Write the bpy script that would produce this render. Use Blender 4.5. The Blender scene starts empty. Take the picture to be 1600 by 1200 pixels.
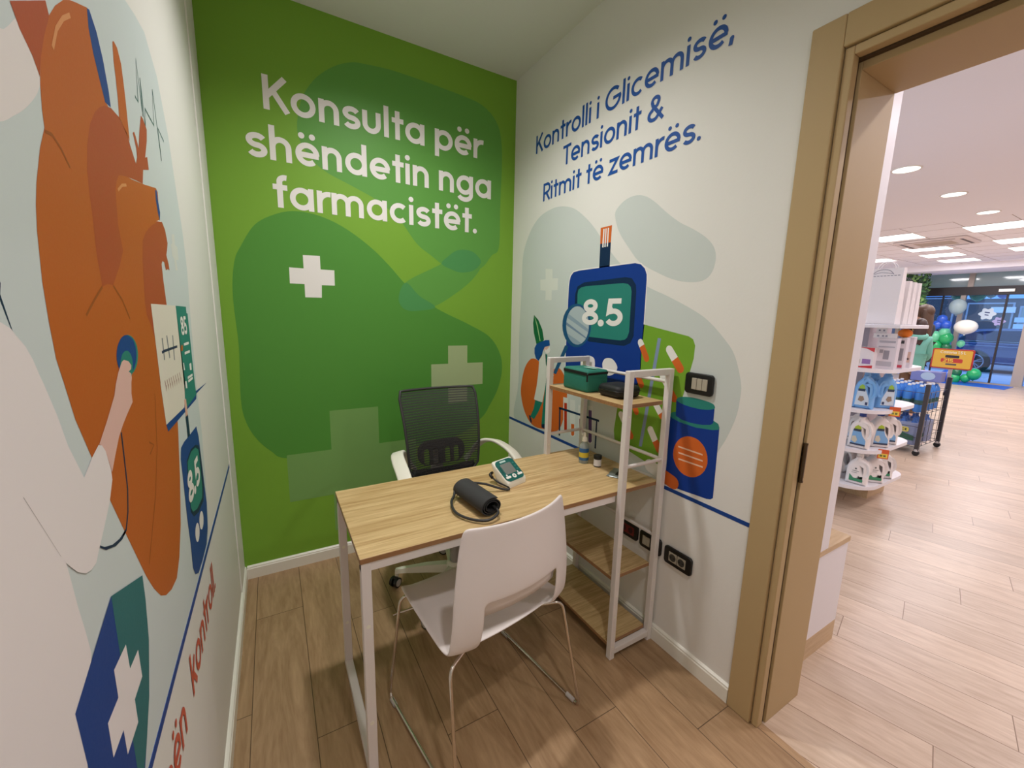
import bpy, bmesh, math, random
from mathutils import Vector, Matrix
random.seed(7)
C = bpy.context.scene.collection
PI = math.pi
W, H, ZL = 1.6213, 2.8667, 0.7213          # room width, ceiling height, height of the printed blue line
# ------------------------------------------------------------------ camera
cam_data = bpy.data.cameras.new('camera'); cam = bpy.data.objects.new('camera', cam_data); C.objects.link(cam)
cam_data.sensor_width = 36.0; cam_data.lens = 638.98/1600*36.0; cam_data.clip_start = 0.02
yaw, pitch, roll = 0.5311, -0.1670, 0.0233
fw = Vector((math.sin(yaw)*math.cos(pitch), math.cos(yaw)*math.cos(pitch), math.sin(pitch)))
rt = Vector((math.cos(yaw), -math.sin(yaw), 0)); up = rt.cross(fw)
r2 = rt*math.cos(roll)+up*math.sin(roll); u2 = -rt*math.sin(roll)+up*math.cos(roll)
cam.matrix_world = Matrix(((r2.x,u2.x,-fw.x,0.2087),(r2.y,u2.y,-fw.y,-2.4329),(r2.z,u2.z,-fw.z,1.4342),(0,0,0,1)))
bpy.context.scene.camera = cam
# ------------------------------------------------------------------ view, world, lights
vs = bpy.context.scene.view_settings
vs.view_transform = 'Standard'; vs.look = 'None'; vs.gamma = 1.0; vs.use_curve_mapping = False
vs.exposure = 0.0
world = bpy.data.worlds.new('sky'); bpy.context.scene.world = world; world.use_nodes = True
bg = world.node_tree.nodes['Background']; bg.inputs[0].default_value = (0.62, 0.80, 1.0, 1); bg.inputs[1].default_value = 1.9
def lamp(name, kind, loc, power, col, size=0.1, rot=(0,0,0), spot=None, blend=0.5):
    l = bpy.data.lights.new(name, kind); o = bpy.data.objects.new(name, l); C.objects.link(o)
    o.location = loc; o.rotation_euler = rot; l.energy = power; l.color = col
    if kind == 'AREA': l.shape = 'DISK' if spot is None else 'SQUARE'; l.size = size
    elif kind == 'SPOT': l.spot_size = spot; l.spot_blend = blend; l.shadow_soft_size = size
    else: l.shadow_soft_size = size
    return o
ROOM_COL = (1.0, 0.98, 0.965); SHOP_COL = (1.0, 0.945, 1.0)
lamp('room_downlight', 'SPOT', (0.78, -0.84, H-0.02), 93, ROOM_COL, 0.06, spot=math.radians(147), blend=0.95)
lamp('room_downlight', 'SPOT', (0.55, -2.55, H-0.02), 56, (1.0, 0.965, 0.97), 0.06, spot=math.radians(142), blend=1.0)
DOWNLIGHTS = [(5.45,-0.72),(6.84,-0.715),(8.20,-0.714)]
HIDDEN_DOWNLIGHTS_AND_FILL = [(2.7,-3.7),(2.75,-2.35),(4.1,-2.6),(5.45,-2.6),(6.84,-2.6),(8.2,-2.6),(4.1,-0.72)]  # first entry is an unseen fill lamp added to brighten the door jamb
PANELS = [(9.40,0.55),(9.41,-0.57),(11.12,0.62),(12.32,0.70),(13.52,0.73),(11.12,-0.55),(12.3,-0.52),(12.4,1.82)]
HIDDEN_PANELS = [(9.4,-2.2),(11.1,-2.2),(12.3,-2.2),(13.5,-0.52),(13.5,-2.2)]
for x, y in DOWNLIGHTS+HIDDEN_DOWNLIGHTS_AND_FILL: lamp('shop_downlight_and_fill', 'AREA', (x,y,H-0.012), {-3.7: 20, -2.35: 9}.get(y, 12.5), SHOP_COL, 0.18)
for x, y in PANELS+HIDDEN_PANELS: lamp('shop_panel', 'AREA', (x,y,H-0.014), 17, (1.0,0.955,1.0), 0.56, spot=1)
# ------------------------------------------------------------------ materials
def s2l(v):
    v /= 255.0
    return v/12.92 if v <= 0.04045 else ((v+0.055)/1.055)**2.4
def rgb(r,g,b): return (s2l(r), s2l(g), s2l(b), 1)
MATS = {}
def mat(name, col, rough=0.5, metal=0.0, spec=0.5, bump=0.0, bscale=200, coat=0.0):
    if name in MATS: return MATS[name]
    m = bpy.data.materials.new(name); m.use_nodes = True; b = m.node_tree.nodes['Principled BSDF']
    b.inputs['Base Color'].default_value = rgb(*col); b.inputs['Roughness'].default_value = rough
    b.inputs['Metallic'].default_value = metal; b.inputs['Specular IOR Level'].default_value = spec
    b.inputs['Coat Weight'].default_value = coat
    nt = m.node_tree
    n = nt.nodes.new('ShaderNodeTexNoise'); n.inputs['Scale'].default_value = bscale
    tc = nt.nodes.new('ShaderNodeTexCoord'); nt.links.new(tc.outputs['Object'], n.inputs['Vector'])
    if bump:
        bp = nt.nodes.new('ShaderNodeBump'); bp.inputs['Strength'].default_value = bump; bp.inputs['Distance'].default_value = 0.002
        nt.links.new(n.outputs['Fac'], bp.inputs['Height']); nt.links.new(bp.outputs['Normal'], b.inputs['Normal'])
    else:
        mr = nt.nodes.new('ShaderNodeMapRange'); mr.inputs['To Min'].default_value = max(0.0, rough-0.04); mr.inputs['To Max'].default_value = min(1.0, rough+0.04)
        nt.links.new(n.outputs['Fac'], mr.inputs['Value']); nt.links.new(mr.outputs['Result'], b.inputs['Roughness'])
    MATS[name] = m; return m
def emis(name, col, s):
    m = bpy.data.materials.new(name); m.use_nodes = True; nt = m.node_tree; nt.nodes.clear()
    e = nt.nodes.new('ShaderNodeEmission'); e.inputs[0].default_value = rgb(*col); e.inputs[1].default_value = s
    o = nt.nodes.new('ShaderNodeOutputMaterial'); nt.links.new(e.outputs[0], o.inputs[0]); return m
def clear(name, col, trans=0.85, rough=0.05):
    """thin clear sheet: part see-through, part glossy"""
    m = bpy.data.materials.new(name); m.use_nodes = True; nt = m.node_tree; nt.nodes.clear()
    t = nt.nodes.new('ShaderNodeBsdfTransparent'); t.inputs[0].default_value = rgb(*col)
    g = nt.nodes.new('ShaderNodeBsdfPrincipled'); g.inputs['Base Color'].default_value = rgb(*col); g.inputs['Roughness'].default_value = rough
    x = nt.nodes.new('ShaderNodeMixShader'); x.inputs[0].default_value = 1-trans
    o = nt.nodes.new('ShaderNodeOutputMaterial')
    nt.links.new(t.outputs[0], x.inputs[1]); nt.links.new(g.outputs[0], x.inputs[2]); nt.links.new(x.outputs[0], o.inputs[0]); return m
def glass(name, col, refl=0.07):
    m = bpy.data.materials.new(name); m.use_nodes = True; nt = m.node_tree; nt.nodes.clear()
    t = nt.nodes.new('ShaderNodeBsdfTransparent'); t.inputs[0].default_value = rgb(*col)
    g = nt.nodes.new('ShaderNodeBsdfGlossy'); g.inputs['Roughness'].default_value = 0.02
    x = nt.nodes.new('ShaderNodeMixShader'); x.inputs[0].default_value = refl
    o = nt.nodes.new('ShaderNodeOutputMaterial')
    nt.links.new(t.outputs[0], x.inputs[1]); nt.links.new(g.outputs[0], x.inputs[2]); nt.links.new(x.outputs[0], o.inputs[0]); return m
def wood(name, c1, c2, plank=None, rot=0.0, grain=(1.2,14,14), rough=0.45, seam=(95,72,50), strength=0.75, off=(0,0,0)):
    """wood with stretched grain; plank=(length,width) adds board joints"""
    m = bpy.data.materials.new(name); m.use_nodes = True; nt = m.node_tree; b = nt.nodes['Principled BSDF']; L = nt.links
    tc = nt.nodes.new('ShaderNodeTexCoord'); mp = nt.nodes.new('ShaderNodeMapping'); mp.inputs['Rotation'].default_value = (0,0,rot); mp.inputs['Location'].default_value = off
    L.new(tc.outputs['Object'], mp.inputs['Vector'])
    base = mp.outputs['Vector']
    vec = base; fac_plank = None
    if plank:
        br = nt.nodes.new('ShaderNodeTexBrick'); br.offset = 0.0
        sx = nt.nodes.new('ShaderNodeSeparateXYZ'); L.new(base, sx.inputs[0]); fl = nt.nodes.new('ShaderNodeMath'); fl.operation = 'DIVIDE'; fl.inputs[1].default_value = plank[1]; L.new(sx.outputs[1], fl.inputs[0])
        f2 = nt.nodes.new('ShaderNodeMath'); f2.operation = 'FLOOR'; L.new(fl.outputs[0], f2.inputs[0]); f3 = nt.nodes.new('ShaderNodeMath'); f3.operation = 'MULTIPLY_ADD'; f3.inputs[1].default_value = plank[0]*0.418; L.new(f2.outputs[0], f3.inputs[0]); L.new(sx.outputs[0], f3.inputs[2])
        cb = nt.nodes.new('ShaderNodeCombineXYZ'); L.new(f3.outputs[0], cb.inputs[0]); L.new(sx.outputs[1], cb.inputs[1]); base = cb.outputs[0]
        br.inputs['Scale'].default_value = 1.0
        br.inputs['Brick Width'].default_value = plank[0]; br.inputs['Row Height'].default_value = plank[1]; br.inputs['Mortar Size'].default_value = 0.0016
        br.inputs['Mortar Smooth'].default_value = 0.2; br.inputs['Color1'].default_value = (0,0,0,1); br.inputs['Color2'].default_value = (1,1,1,1); br.inputs['Mortar'].default_value = (.5,.5,.5,1)
        L.new(base, br.inputs['Vector'])
        ad = nt.nodes.new('ShaderNodeVectorMath'); ad.operation = 'MULTIPLY_ADD'; ad.inputs[1].default_value = (3.7,1.3,5.1)
        L.new(br.outputs['Color'], ad.inputs[0]); L.new(base, ad.inputs[2]); vec = ad.outputs[0]; fac_plank = br
    g = nt.nodes.new('ShaderNodeMapping'); g.inputs['Scale'].default_value = grain; L.new(vec, g.inputs['Vector'])
    n1 = nt.nodes.new('ShaderNodeTexNoise'); n1.inputs['Scale'].default_value = 1.6; n1.inputs['Detail'].default_value = 8; n1.inputs['Roughness'].default_value = 0.62; n1.inputs['Distortion'].default_value = 1.9
    L.new(g.outputs[0], n1.inputs['Vector'])
    n2 = nt.nodes.new('ShaderNodeTexNoise'); n2.inputs['Scale'].default_value = 9; n2.inputs['Detail'].default_value = 6; L.new(g.outputs[0], n2.inputs['Vector'])
    mx = nt.nodes.new('ShaderNodeMix'); mx.data_type = 'FLOAT'; mx.inputs[0].default_value = 0.3
    L.new(n1.outputs['Fac'], mx.inputs[2]); L.new(n2.outputs['Fac'], mx.inputs[3])
    cr = nt.nodes.new('ShaderNodeValToRGB'); cr.color_ramp.elements[0].position = 0.5-0.5*strength*0.45; cr.color_ramp.elements[1].position = 0.5+0.5*strength*0.4
    cr.color_ramp.elements[0].color = rgb(*c2); cr.color_ramp.elements[1].color = rgb(*c1); L.new(mx.outputs[0], cr.inputs[0])
    out = cr.outputs[0]
    if plank:
        hs = nt.nodes.new('ShaderNodeHueSaturation'); vm = nt.nodes.new('ShaderNodeMapRange'); vm.inputs['To Min'].default_value = 0.9; vm.inputs['To Max'].default_value = 1.08
        L.new(fac_plank.outputs['Color'], vm.inputs['Value']); L.new(vm.outputs[0], hs.inputs['Value']); L.new(out, hs.inputs['Color'])
        mm = nt.nodes.new('ShaderNodeMix'); mm.data_type = 'RGBA'; L.new(fac_plank.outputs['Fac'], mm.inputs[0]); L.new(hs.outputs[0], mm.inputs[6]); mm.inputs[7].default_value = rgb(*seam); out = mm.outputs[2]
    L.new(out, b.inputs['Base Color']); b.inputs['Roughness'].default_value = rough
    bp = nt.nodes.new('ShaderNodeBump'); bp.inputs['Strength'].default_value = 0.12; bp.inputs['Distance'].default_value = 0.002; L.new(mx.outputs[0], bp.inputs['Height']); L.new(bp.outputs[0], b.inputs['Normal'])
    return m
WALL = mat('wall_paint', (233,230,224), 0.55, spec=0.3, bump=0.12, bscale=90)
CEIL = mat('ceiling_paint', (228,227,220), 0.75, spec=0.2, bump=0.08, bscale=120)
SHOPCEIL = mat('shop_ceiling_paint', (244,243,250), 0.8, spec=0.2, bump=0.08, bscale=120)
TRIMW = mat('white_lacquer', (238,234,222), 0.35)
FLOOR_ROOM = wood('oak_laminate', (186,153,116), (138,105,72), plank=(1.25,0.195), rot=PI/2, off=(0.35,0.135,0), strength=1.0, grain=(1.4,9,9))
FLOOR_SHOP = wood('oak_laminate_shop', (214,192,170), (180,153,129), plank=(1.25,0.19), rot=PI/2-0.24, grain=(1.4,9,9), rough=0.35, seam=(130,102,78), strength=0.9)
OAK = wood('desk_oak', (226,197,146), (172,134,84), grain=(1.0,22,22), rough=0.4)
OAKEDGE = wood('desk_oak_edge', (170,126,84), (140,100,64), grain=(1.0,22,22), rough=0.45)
OAKTRIM = wood('oak_trim', (206,178,140), (184,152,112), grain=(1.5,12,12), rough=0.4)
STEELW = mat('white_powder_steel', (232,224,220), 0.4, spec=0.4)
CHROME = mat('chrome', (215,208,200), 0.16, metal=1.0)
PLASTW = mat('white_plastic', (236,226,222), 0.38, spec=0.45)
PLASTI = mat('ivory_plastic', (240,236,220), 0.4)
BLACKP = mat('black_plastic', (16,16,17), 0.35)
BLACKM = mat('matt_black', (13,13,15), 0.6)
TAUPE = mat('taupe_lacquer', (186,159,116), 0.5, spec=0.35)
SEAL = mat('brown_rubber_seal', (74,52,28), 0.6)
# ------------------------------------------------------------------ mesh helpers
def link(name, me, parent=None):
    o = bpy.data.objects.new(name, me); C.objects.link(o)
    if parent: o.parent = parent
    return o
def obj(name, bm, m, parent=None, smooth=False, angle=None):
    bmesh.ops.recalc_face_normals(bm, faces=bm.faces)
    me = bpy.data.meshes.new(name); bm.to_mesh(me); bm.free()
    for k in (m if isinstance(m, (list,tuple)) else [m]): me.materials.append(k)
    if smooth:
        for p in me.polygons: p.use_smooth = True
        if angle: 
            try: me.set_sharp_from_angle(angle=math.radians(angle))
            except Exception: pass
    return link(name, me, parent)
def tag(o, label, cat, group=None):
    o['label'] = label; o['category'] = cat
    if group: o['group'] = group
    return o
def thing(name, label, cat, loc=(0,0,0), rz=0.0, group=None):
    o = bpy.data.objects.new(name, None); C.objects.link(o); o.location = loc; o.rotation_euler = (0,0,rz); o.empty_display_size = 0.05
    return tag(o, label, cat, group)
def struct(name, bm, m, parent=None, **k):
    o = obj(name, bm, m, parent, **k)
    if not parent: o['kind'] = 'structure'
    return o
def B(): return bmesh.new()
def box(bm, a, b, bev=0.0, seg=2, mi=0):
    x0,y0,z0 = a; x1,y1,z1 = b
    v = [bm.verts.new(p) for p in ((x0,y0,z0),(x1,y0,z0),(x1,y1,z0),(x0,y1,z0),(x0,y0,z1),(x1,y0,z1),(x1,y1,z1),(x0,y1,z1))]
    fs = [bm.faces.new([v[i] for i in f]) for f in ((0,3,2,1),(4,5,6,7),(0,1,5,4),(1,2,6,5),(2,3,7,6),(3,0,4,7))]
    for f in fs: f.material_index = mi
    if bev:
        es = list({e for f in fs for e in f.edges})
        r = bmesh.ops.bevel(bm, geom=es, offset=bev, segments=seg, affect='EDGES', profile=0.5)
        for f in r['faces']: f.material_index = mi
    return bm
def xform(bm, M, verts=None): bmesh.ops.transform(bm, matrix=M, verts=verts or bm.verts)
def sub(bm, fn):
    """build with fn in a scratch mesh moved by the matrix it returns, then add to bm"""
    t = B(); M = fn(t); xform(t, M); me = bpy.data.meshes.new('t'); t.to_mesh(me); t.free(); bm.from_mesh(me); bpy.data.meshes.remove(me)
def catmull(pts, n=6, closed=False):
    P_ = [Vector(p) for p in pts]; out = []; N = len(P_)
    for i in range(N if closed else N-1):
        p0 = P_[(i-1)%N] if closed or i>0 else P_[0]; p1 = P_[i]; p2 = P_[(i+1)%N]; p3 = P_[(i+2)%N] if closed or i+2<N else P_[-1]
        for k in range(n):
            t = k/n
            out.append(0.5*((2*p1)+(p2-p0)*t+(2*p0-5*p1+4*p2-p3)*t*t+(3*p1-p0-3*p2+p3)*t**3))
    if not closed: out.append(P_[-1])
    return out
def fillet(pts, r, n=5):
    P_ = [Vector(p) for p in pts]; out = [P_[0]]
    for i in range(1, len(P_)-1):
        a = (P_[i-1]-P_[i]); b = (P_[i+1]-P_[i]); d = min(r, a.length*0.45, b.length*0.45)
        s = P_[i]+a.normalized()*d; e = P_[i]+b.normalized()*d
        for k in range(n+1):
            t = k/n; out.append((1-t)**2*s+2*t*(1-t)*P_[i]+t*t*e)
    out.append(P_[-1]); return out
def sweep(bm, pts, prof, closed=False, mi=0, cap=True, upv=None):
    """sweep profile [(a,b)] along pts"""
    P_ = [Vector(p) for p in pts]; N = len(P_); rings = []; ref = None
    for i in range(N):
        if closed: t = (P_[(i+1)%N]-P_[i-1])
        else: t = P_[min(i+1,N-1)]-P_[max(i-1,0)]
        t.normalize()
        if ref is None:
            ref = Vector(upv) if upv else (Vector((0,0,1)) if abs(t.z) < 0.9 else Vector((1,0,0)))
        if upv and abs(Vector(upv).normalized().dot(t)) < 0.98: ref = Vector(upv)
        n = (ref-t*ref.dot(t)).normalized(); b = t.cross(n); ref = n
        rings.append([bm.verts.new(P_[i]+n*a+b*c) for a, c in prof])
    K = len(prof)
    for i in range(N if closed else N-1):
        A = rings[i]; D = rings[(i+1)%N]
        for k in range(K): bm.faces.new((A[k],A[(k+1)%K],D[(k+1)%K],D[k])).material_index = mi
    if cap and not closed:
        bm.faces.new(rings[0][::-1]).material_index = mi; bm.faces.new(rings[-1]).material_index = mi
    return bm
def circ(r, n=10, rb=None): return [(r*math.cos(2*PI*i/n), (rb or r)*math.sin(2*PI*i/n)) for i in range(n)]
def tube(bm, pts, r, n=10, closed=False, mi=0): return sweep(bm, pts, circ(r,n), closed, mi)
def lathe(bm, prof, n=24, c=(0,0,0), mi=0):
    rings = []
    for r, z in prof:
        rings.append([bm.verts.new((c[0]+r*math.cos(2*PI*i/n), c[1]+r*math.sin(2*PI*i/n), c[2]+z)) for i in range(n)] if r > 1e-5 else [bm.verts.new((c[0],c[1],c[2]+z))])
    for A, D in zip(rings, rings[1:]):
        if len(A) == 1 and len(D) == 1: continue
        for i in range(n):
            j = (i+1)%n
            q = [A[i],A[j],D[j],D[i]] if len(A)>1 and len(D)>1 else ([A[0],D[j],D[i]] if len(A)==1 else [A[i],A[j],D[0]])
            bm.faces.new(q).material_index = mi
    for R_, rev in ((rings[0],True),(rings[-1],False)):
        if len(R_) > 1: bm.faces.new(R_[::-1] if rev else R_).material_index = mi
    return bm
def cyl(bm, p0, p1, r, n=16, mi=0):
    p0, p1 = Vector(p0), Vector(p1); d = (p1-p0)
    return sweep(bm, [p0, p0+d*0.5, p1], circ(r,n), mi=mi)
def ball(bm, c, r, sx=1, sy=1, sz=1, u=16, v=10, mi=0):
    pr = [(r*math.sin(PI*i/v), -r*math.cos(PI*i/v)) for i in range(v+1)]; pr[0] = (0,-r); pr[-1] = (0,r)
    t = B(); lathe(t, pr, u); xform(t, Matrix.Translation(c) @ Matrix.Diagonal((sx,sy,sz,1)))
    for f in t.faces: f.material_index = mi
    me = bpy.data.meshes.new('t'); t.to_mesh(me); t.free(); bm.from_mesh(me); bpy.data.meshes.remove(me); return bm
def flat2d(outer, holes=(), depth=0.02, bevel=0.0, res=2):
    """solid from a 2D outline with holes; lies in XZ, thickness along Y, as a bmesh"""
    cu = bpy.data.curves.new('t', 'CURVE'); cu.dimensions = '2D'; cu.fill_mode = 'BOTH'; cu.extrude = max(depth/2-bevel, 0.0001); cu.bevel_depth = bevel; cu.bevel_resolution = res; cu.offset = -bevel
    for loop in [outer]+list(holes):
        sp = cu.splines.new('POLY'); sp.points.add(len(loop)-1); sp.use_cyclic_u = True
        for q, p in zip(sp.points, loop): q.co = (p[0], p[1], 0, 1)
    o = bpy.data.objects.new('t', cu); C.objects.link(o); dg = bpy.context.evaluated_depsgraph_get(); me = bpy.data.meshes.new_from_object(o.evaluated_get(dg))
    bpy.data.objects.remove(o); bpy.data.curves.remove(cu)
    bm = B(); bm.from_mesh(me); bpy.data.meshes.remove(me); bmesh.ops.remove_doubles(bm, verts=bm.verts, dist=1e-5)
    xform(bm, Matrix(((1,0,0,0),(0,0,-1,0),(0,1,0,0),(0,0,0,1)))); return bm
def prism(bm, loop, z0, z1, mi=0):
    a = [bm.verts.new((p[0],p[1],z0)) for p in loop]; b = [bm.verts.new((p[0],p[1],z1)) for p in loop]; n = len(loop)
    bm.faces.new(a[::-1]).material_index = mi; bm.faces.new(b).material_index = mi
    for i in range(n): bm.faces.new((a[i],a[(i+1)%n],b[(i+1)%n],b[i])).material_index = mi
    return bm
def rrect(w, h, r, n=5, cx=0, cy=0):
    out = []
    for sx, sy, a0 in ((1,1,0),(-1,1,90),(-1,-1,180),(1,-1,270)):
        for k in range(n+1):
            a = math.radians(a0+90*k/n); out.append((cx+sx*(w/2-r)+r*math.cos(a), cy+sy*(h/2-r)+r*math.sin(a)))
    return out
def dup(root, loc, rz=None, label=None, group=None):
    r = root.copy(); C.objects.link(r); r.location = loc
    if rz is not None: r.rotation_euler = (0,0,rz)
    if label: r['label'] = label
    if group: r['group'] = group
    for ch in list(root.children):
        c = ch.copy(); C.objects.link(c); c.parent = r
        for g in list(ch.children):
            d = g.copy(); C.objects.link(d); d.parent = c
    return r
# ------------------------------------------------------------------ stroke lettering (cap height 1)
def arc(cx, cy, rx, ry, a0, a1, n=18): return [(cx+rx*math.cos(math.radians(a0+(a1-a0)*i/n)), cy+ry*math.sin(math.radians(a0+(a1-a0)*i/n))) for i in range(n+1)]
def glyph(ch, w):
    """-> (strokes, dots, advance)"""
    X = 0.72; h = w/2; R = X/2-h; D = X; nw = 0.62; ra = nw/2-h
    o = lambda cx: arc(cx, X/2, R, R, 0, 360, 32)
    dots = []
    if ch == 'o': return [o(X/2)], [], D+.09
    if ch == 'a': return [o(X/2),[(D-h,0),(D-h,X)]], [], D+.1
    if ch == 'd': return [o(X/2),[(D-h,0),(D-h,1.03)]], [], D+.1
    if ch == 'p': return [o(X/2),[(h,X),(h,-.25)]], [], D+.08
    if ch == 'g': return [o(X/2),[(D-h,X),(D-h,.02)]+arc(X/2,.02,R,R*.72,0,-155)], [], D+.1
    if ch in 'eë':
        if ch == 'ë': dots = [(X/2-.16,X+.19),(X/2+.16,X+.19)]
        return [arc(X/2,X/2,R,R,0,312,28),[(h,X/2-.02),(D-h*.3,X/2-.02)]], dots, D+.08
    if ch == 'c': return [arc(X/2,X/2,R,R,48,312,28)], [], D*.9+.08
    if ch in 'nhmr':
        top = 1.03 if ch == 'h' else X
        st = [[(h,0),(h,top)]]
        if ch == 'r': return st+[arc(h+.30,X-h-.30,.30,.30,180,80,10)], [], .46
        if ch == 'm':
            r = .225
            for k in range(2): x0 = h+2*r*k; st.append(arc(x0+r,X-h-r,r,r,180,0,14)+[(x0+2*r,0)])
            return st, [], 4*r+2*h+.11
        return st+[arc(nw/2,X-h-ra,ra,ra,180,0,16)+[(nw-h,0)]], [], nw+.11
    if ch == 'u': return [[(h,X),(h,h+ra)]+arc(nw/2,h+ra,ra,ra,180,360,16)+[(nw-h,X)]], [], nw+.11
    if ch == 'l': return [[(h,0),(h,1.03)]], [], w+.11
    if ch == 'i': return [[(h,0),(h,X)]], [(h,X+.2)], w+.11
    if ch == 't': return [[(.2,0),(.2,.95)],[(0,X-h),(.42,X-h)]], [], .48
    if ch == 'f': return [[(.2,0),(.2,.80)]+arc(.2+.17,.80,.17,.2-h+.03,180,75,10),[(0,X-h),(.42,X-h)]], [], .48
    if ch == 's':
        r = (X-w)/4; rx = .2
        return [arc(.29,X-h-r,rx,r,25,270,16)+arc(.29,h+r,rx,r,90,-155,16)[1:]], [], .64
    if ch == 'z': return [[(0,X-h),(.5,X-h),(.06,h),(.54,h)]], [], .63
    if ch == 'k': return [[(h,0),(h,1.03)],[(h,.28),(.52,X)],[(.24,.42),(.56,0)]], [], .64
    if ch == 'K': return [[(h,0),(h,1)],[(h,.38),(.62,1)],[(.28,.58),(.66,0)]], [], .76
    if ch == 'G': return [arc(.5,.5,.5-h,.5-h,45,360,30),[(.5,.5),(1-h*.4,.5)]], [], 1.07
    if ch == 'T': return [[(.33,0),(.33,1)],[(0,1-h),(.66,1-h)]], [], .68
    if ch == 'R': return [[(h,0),(h,1)],[(h,1-h),(.36,1-h)]+arc(.36,.7,.24,.3-h,90,-90,14)+[(h,.4)],[(.33,.4),(.62,0)]], [], .72
    if ch == 'E': return [[(.52,h),(h,h),(h,1-h),(.52,1-h)],[(h,.5),(.48,.5)]], [], .64
    if ch == 'V': return [[(0,1),(.34,0),(.68,1)]], [], .74
    if ch == 'A': return [[(0,0),(.36,1),(.72,0)],[(.16,.3),(.56,.3)]], [], .8
    if ch == 'C': return [arc(.5,.5,.5-h,.5-h,48,312,28)], [], .96
    if ch == 'D': return [[(h,h),(h,1-h),(.3,1-h)]+arc(.3,.5,.42,.5-h,90,-90,16)+[(h,h)]], [], .84
    if ch == 'O': return [arc(.5,.5,.5-h,.5-h,0,360,32)], [], 1.08
    if ch == 'L': return [[(h,1),(h,h),(.5,h)]], [], .6
    if ch == '&': return [[(.78,0),(.22,.66)]+arc(.36,.78,.17,.22-h,215,-35,14)+[(.46,.6),(.24,.5)]+arc(.3,.27,.24,.27-h,110,330,16)+[(.72,.42)]], [], .9
    if ch == '8': return [arc(.33,.74,.22,.26-h,0,360,24),arc(.33,.27,.27,.27-h,0,360,24)], [], .72
    if ch == '5': return [[(.58,1-h),(.16,1-h),(.12,.52),(.2,.57)]+arc(.31,.32,.26,.32-h,110,-150,18)], [], .7
    if ch == '2': return [arc(.31,.7,.24,.3-h,165,-25,14)+[(.06,h),(.6,h)]], [], .7
    if ch == '1': return [[(.05,.8),(.24,.95),(.24,0)]], [], .42
    if ch == '.': return [], [(h,h)], w+.1
    if ch == ',': return [[(h*1.1,h*1.6),(h*.5,-.14)]], [(h,h)], w+.1
    return [], [], .3
def text_width(s, w): return sum(glyph(c,w)[2] for c in s)
def lettering(name, s, fn, x0, x1, base, cap, m, w=0.15, parent=None, off=0.0011, dot=None):
    """flat letters; fn(u,v,off) -> world point; spread over u in [x0,x1]"""
    bm = B(); lift = [0.0]; T = text_width(s, w); last = glyph(s[-1], w)[2]; T -= 0.09; k = (x1-x0)/T; cur = 0.0; kk = abs(k)
    def add(poly):
        lift[0] += 0.000004
        try: bm.faces.new([bm.verts.new(fn(x0+p[0]*k, base+p[1]*cap, off+lift[0])) for p in poly])
        except ValueError: pass
    for ch in s:
        st, dots, adv = glyph(ch, w); lift[0] = 0.0
        for line in st:
            P_ = [Vector((p[0]+cur, p[1])) for i, p in enumerate(line) if i == 0 or abs(p[0]-line[i-1][0])+abs(p[1]-line[i-1][1]) > 1e-5]; n = len(P_); L_ = []; R_ = []
            closed = (P_[0]-P_[-1]).length < 1e-4
            for i in range(n):
                a = P_[i]-P_[i-1] if i > 0 else (P_[-1]-P_[-2] if closed else P_[1]-P_[0])
                b = P_[i+1]-P_[i] if i < n-1 else (P_[1]-P_[0] if closed else P_[-1]-P_[-2])
                a.normalize(); b.normalize(); t = (a+b)
                if t.length < 1e-3: t = b.copy()
                t.normalize(); nn = Vector((-t.y, t.x)); c = max(0.45, nn.dot(Vector((-b.y,b.x))))
                L_.append(P_[i]+nn*(w/2/c)); R_.append(P_[i]-nn*(w/2/c))
            for i in range(n-1): add([L_[i],L_[i+1],R_[i+1],R_[i]])
        for d in dots:
            r = (dot or w*0.56); add([(cur+d[0]+r*math.cos(2*PI*i/16), d[1]+r*math.sin(2*PI*i/16)*(1.0)) for i in range(16)])
        cur += adv
    return obj(name, bm, m, parent)
# ================================================================== THE ROOM
bm = B(); box(bm, (-0.2,-3.0,-0.05), (W+0.03,0.0,0.0)); struct('floor', bm, FLOOR_ROOM)
bm = B(); box(bm, (W+0.03,-5.2,-0.05), (15.62,3.4,0.0)); struct('floor.001', bm, FLOOR_SHOP)
bm = B(); box(bm, (-0.2,-3.0,H), (W,0.0,H+0.1)); struct('ceiling', bm, CEIL)
bm = B(); box(bm, (-0.2,0.0,-0.05), (W+0.24,0.15,H+0.1)); wall_back = struct('wall_back', bm, mat('green_wall_paint', (124,172,56), 0.5, spec=0.3, bump=0.12, bscale=90))
bm = B(); box(bm, (-0.2,-3.0,-0.05), (0.0,0.0,H+0.1)); box(bm, (-0.05,-0.235,0), (0.004,0.0,H), 0.0035, 3); wall_left = struct('wall_left', bm, WALL)
D0, D1, DZ = -1.80, -2.74, 2.17     # rough opening of the doorway
bm = B(); box(bm, (W,D0,-0.05), (W+0.24,0.0,H+0.1)); box(bm, (W,D1,DZ), (W+0.24,D0,H+0.1)); box(bm, (W,-5.2,-0.05), (W+0.24,D1,H+0.1)); wall_right = struct('wall_right', bm, WALL)
bm = B(); box(bm, (-0.2,-3.15,-0.05), (W,-3.0,H+0.1)); struct('wall_front', bm, WALL)
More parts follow.
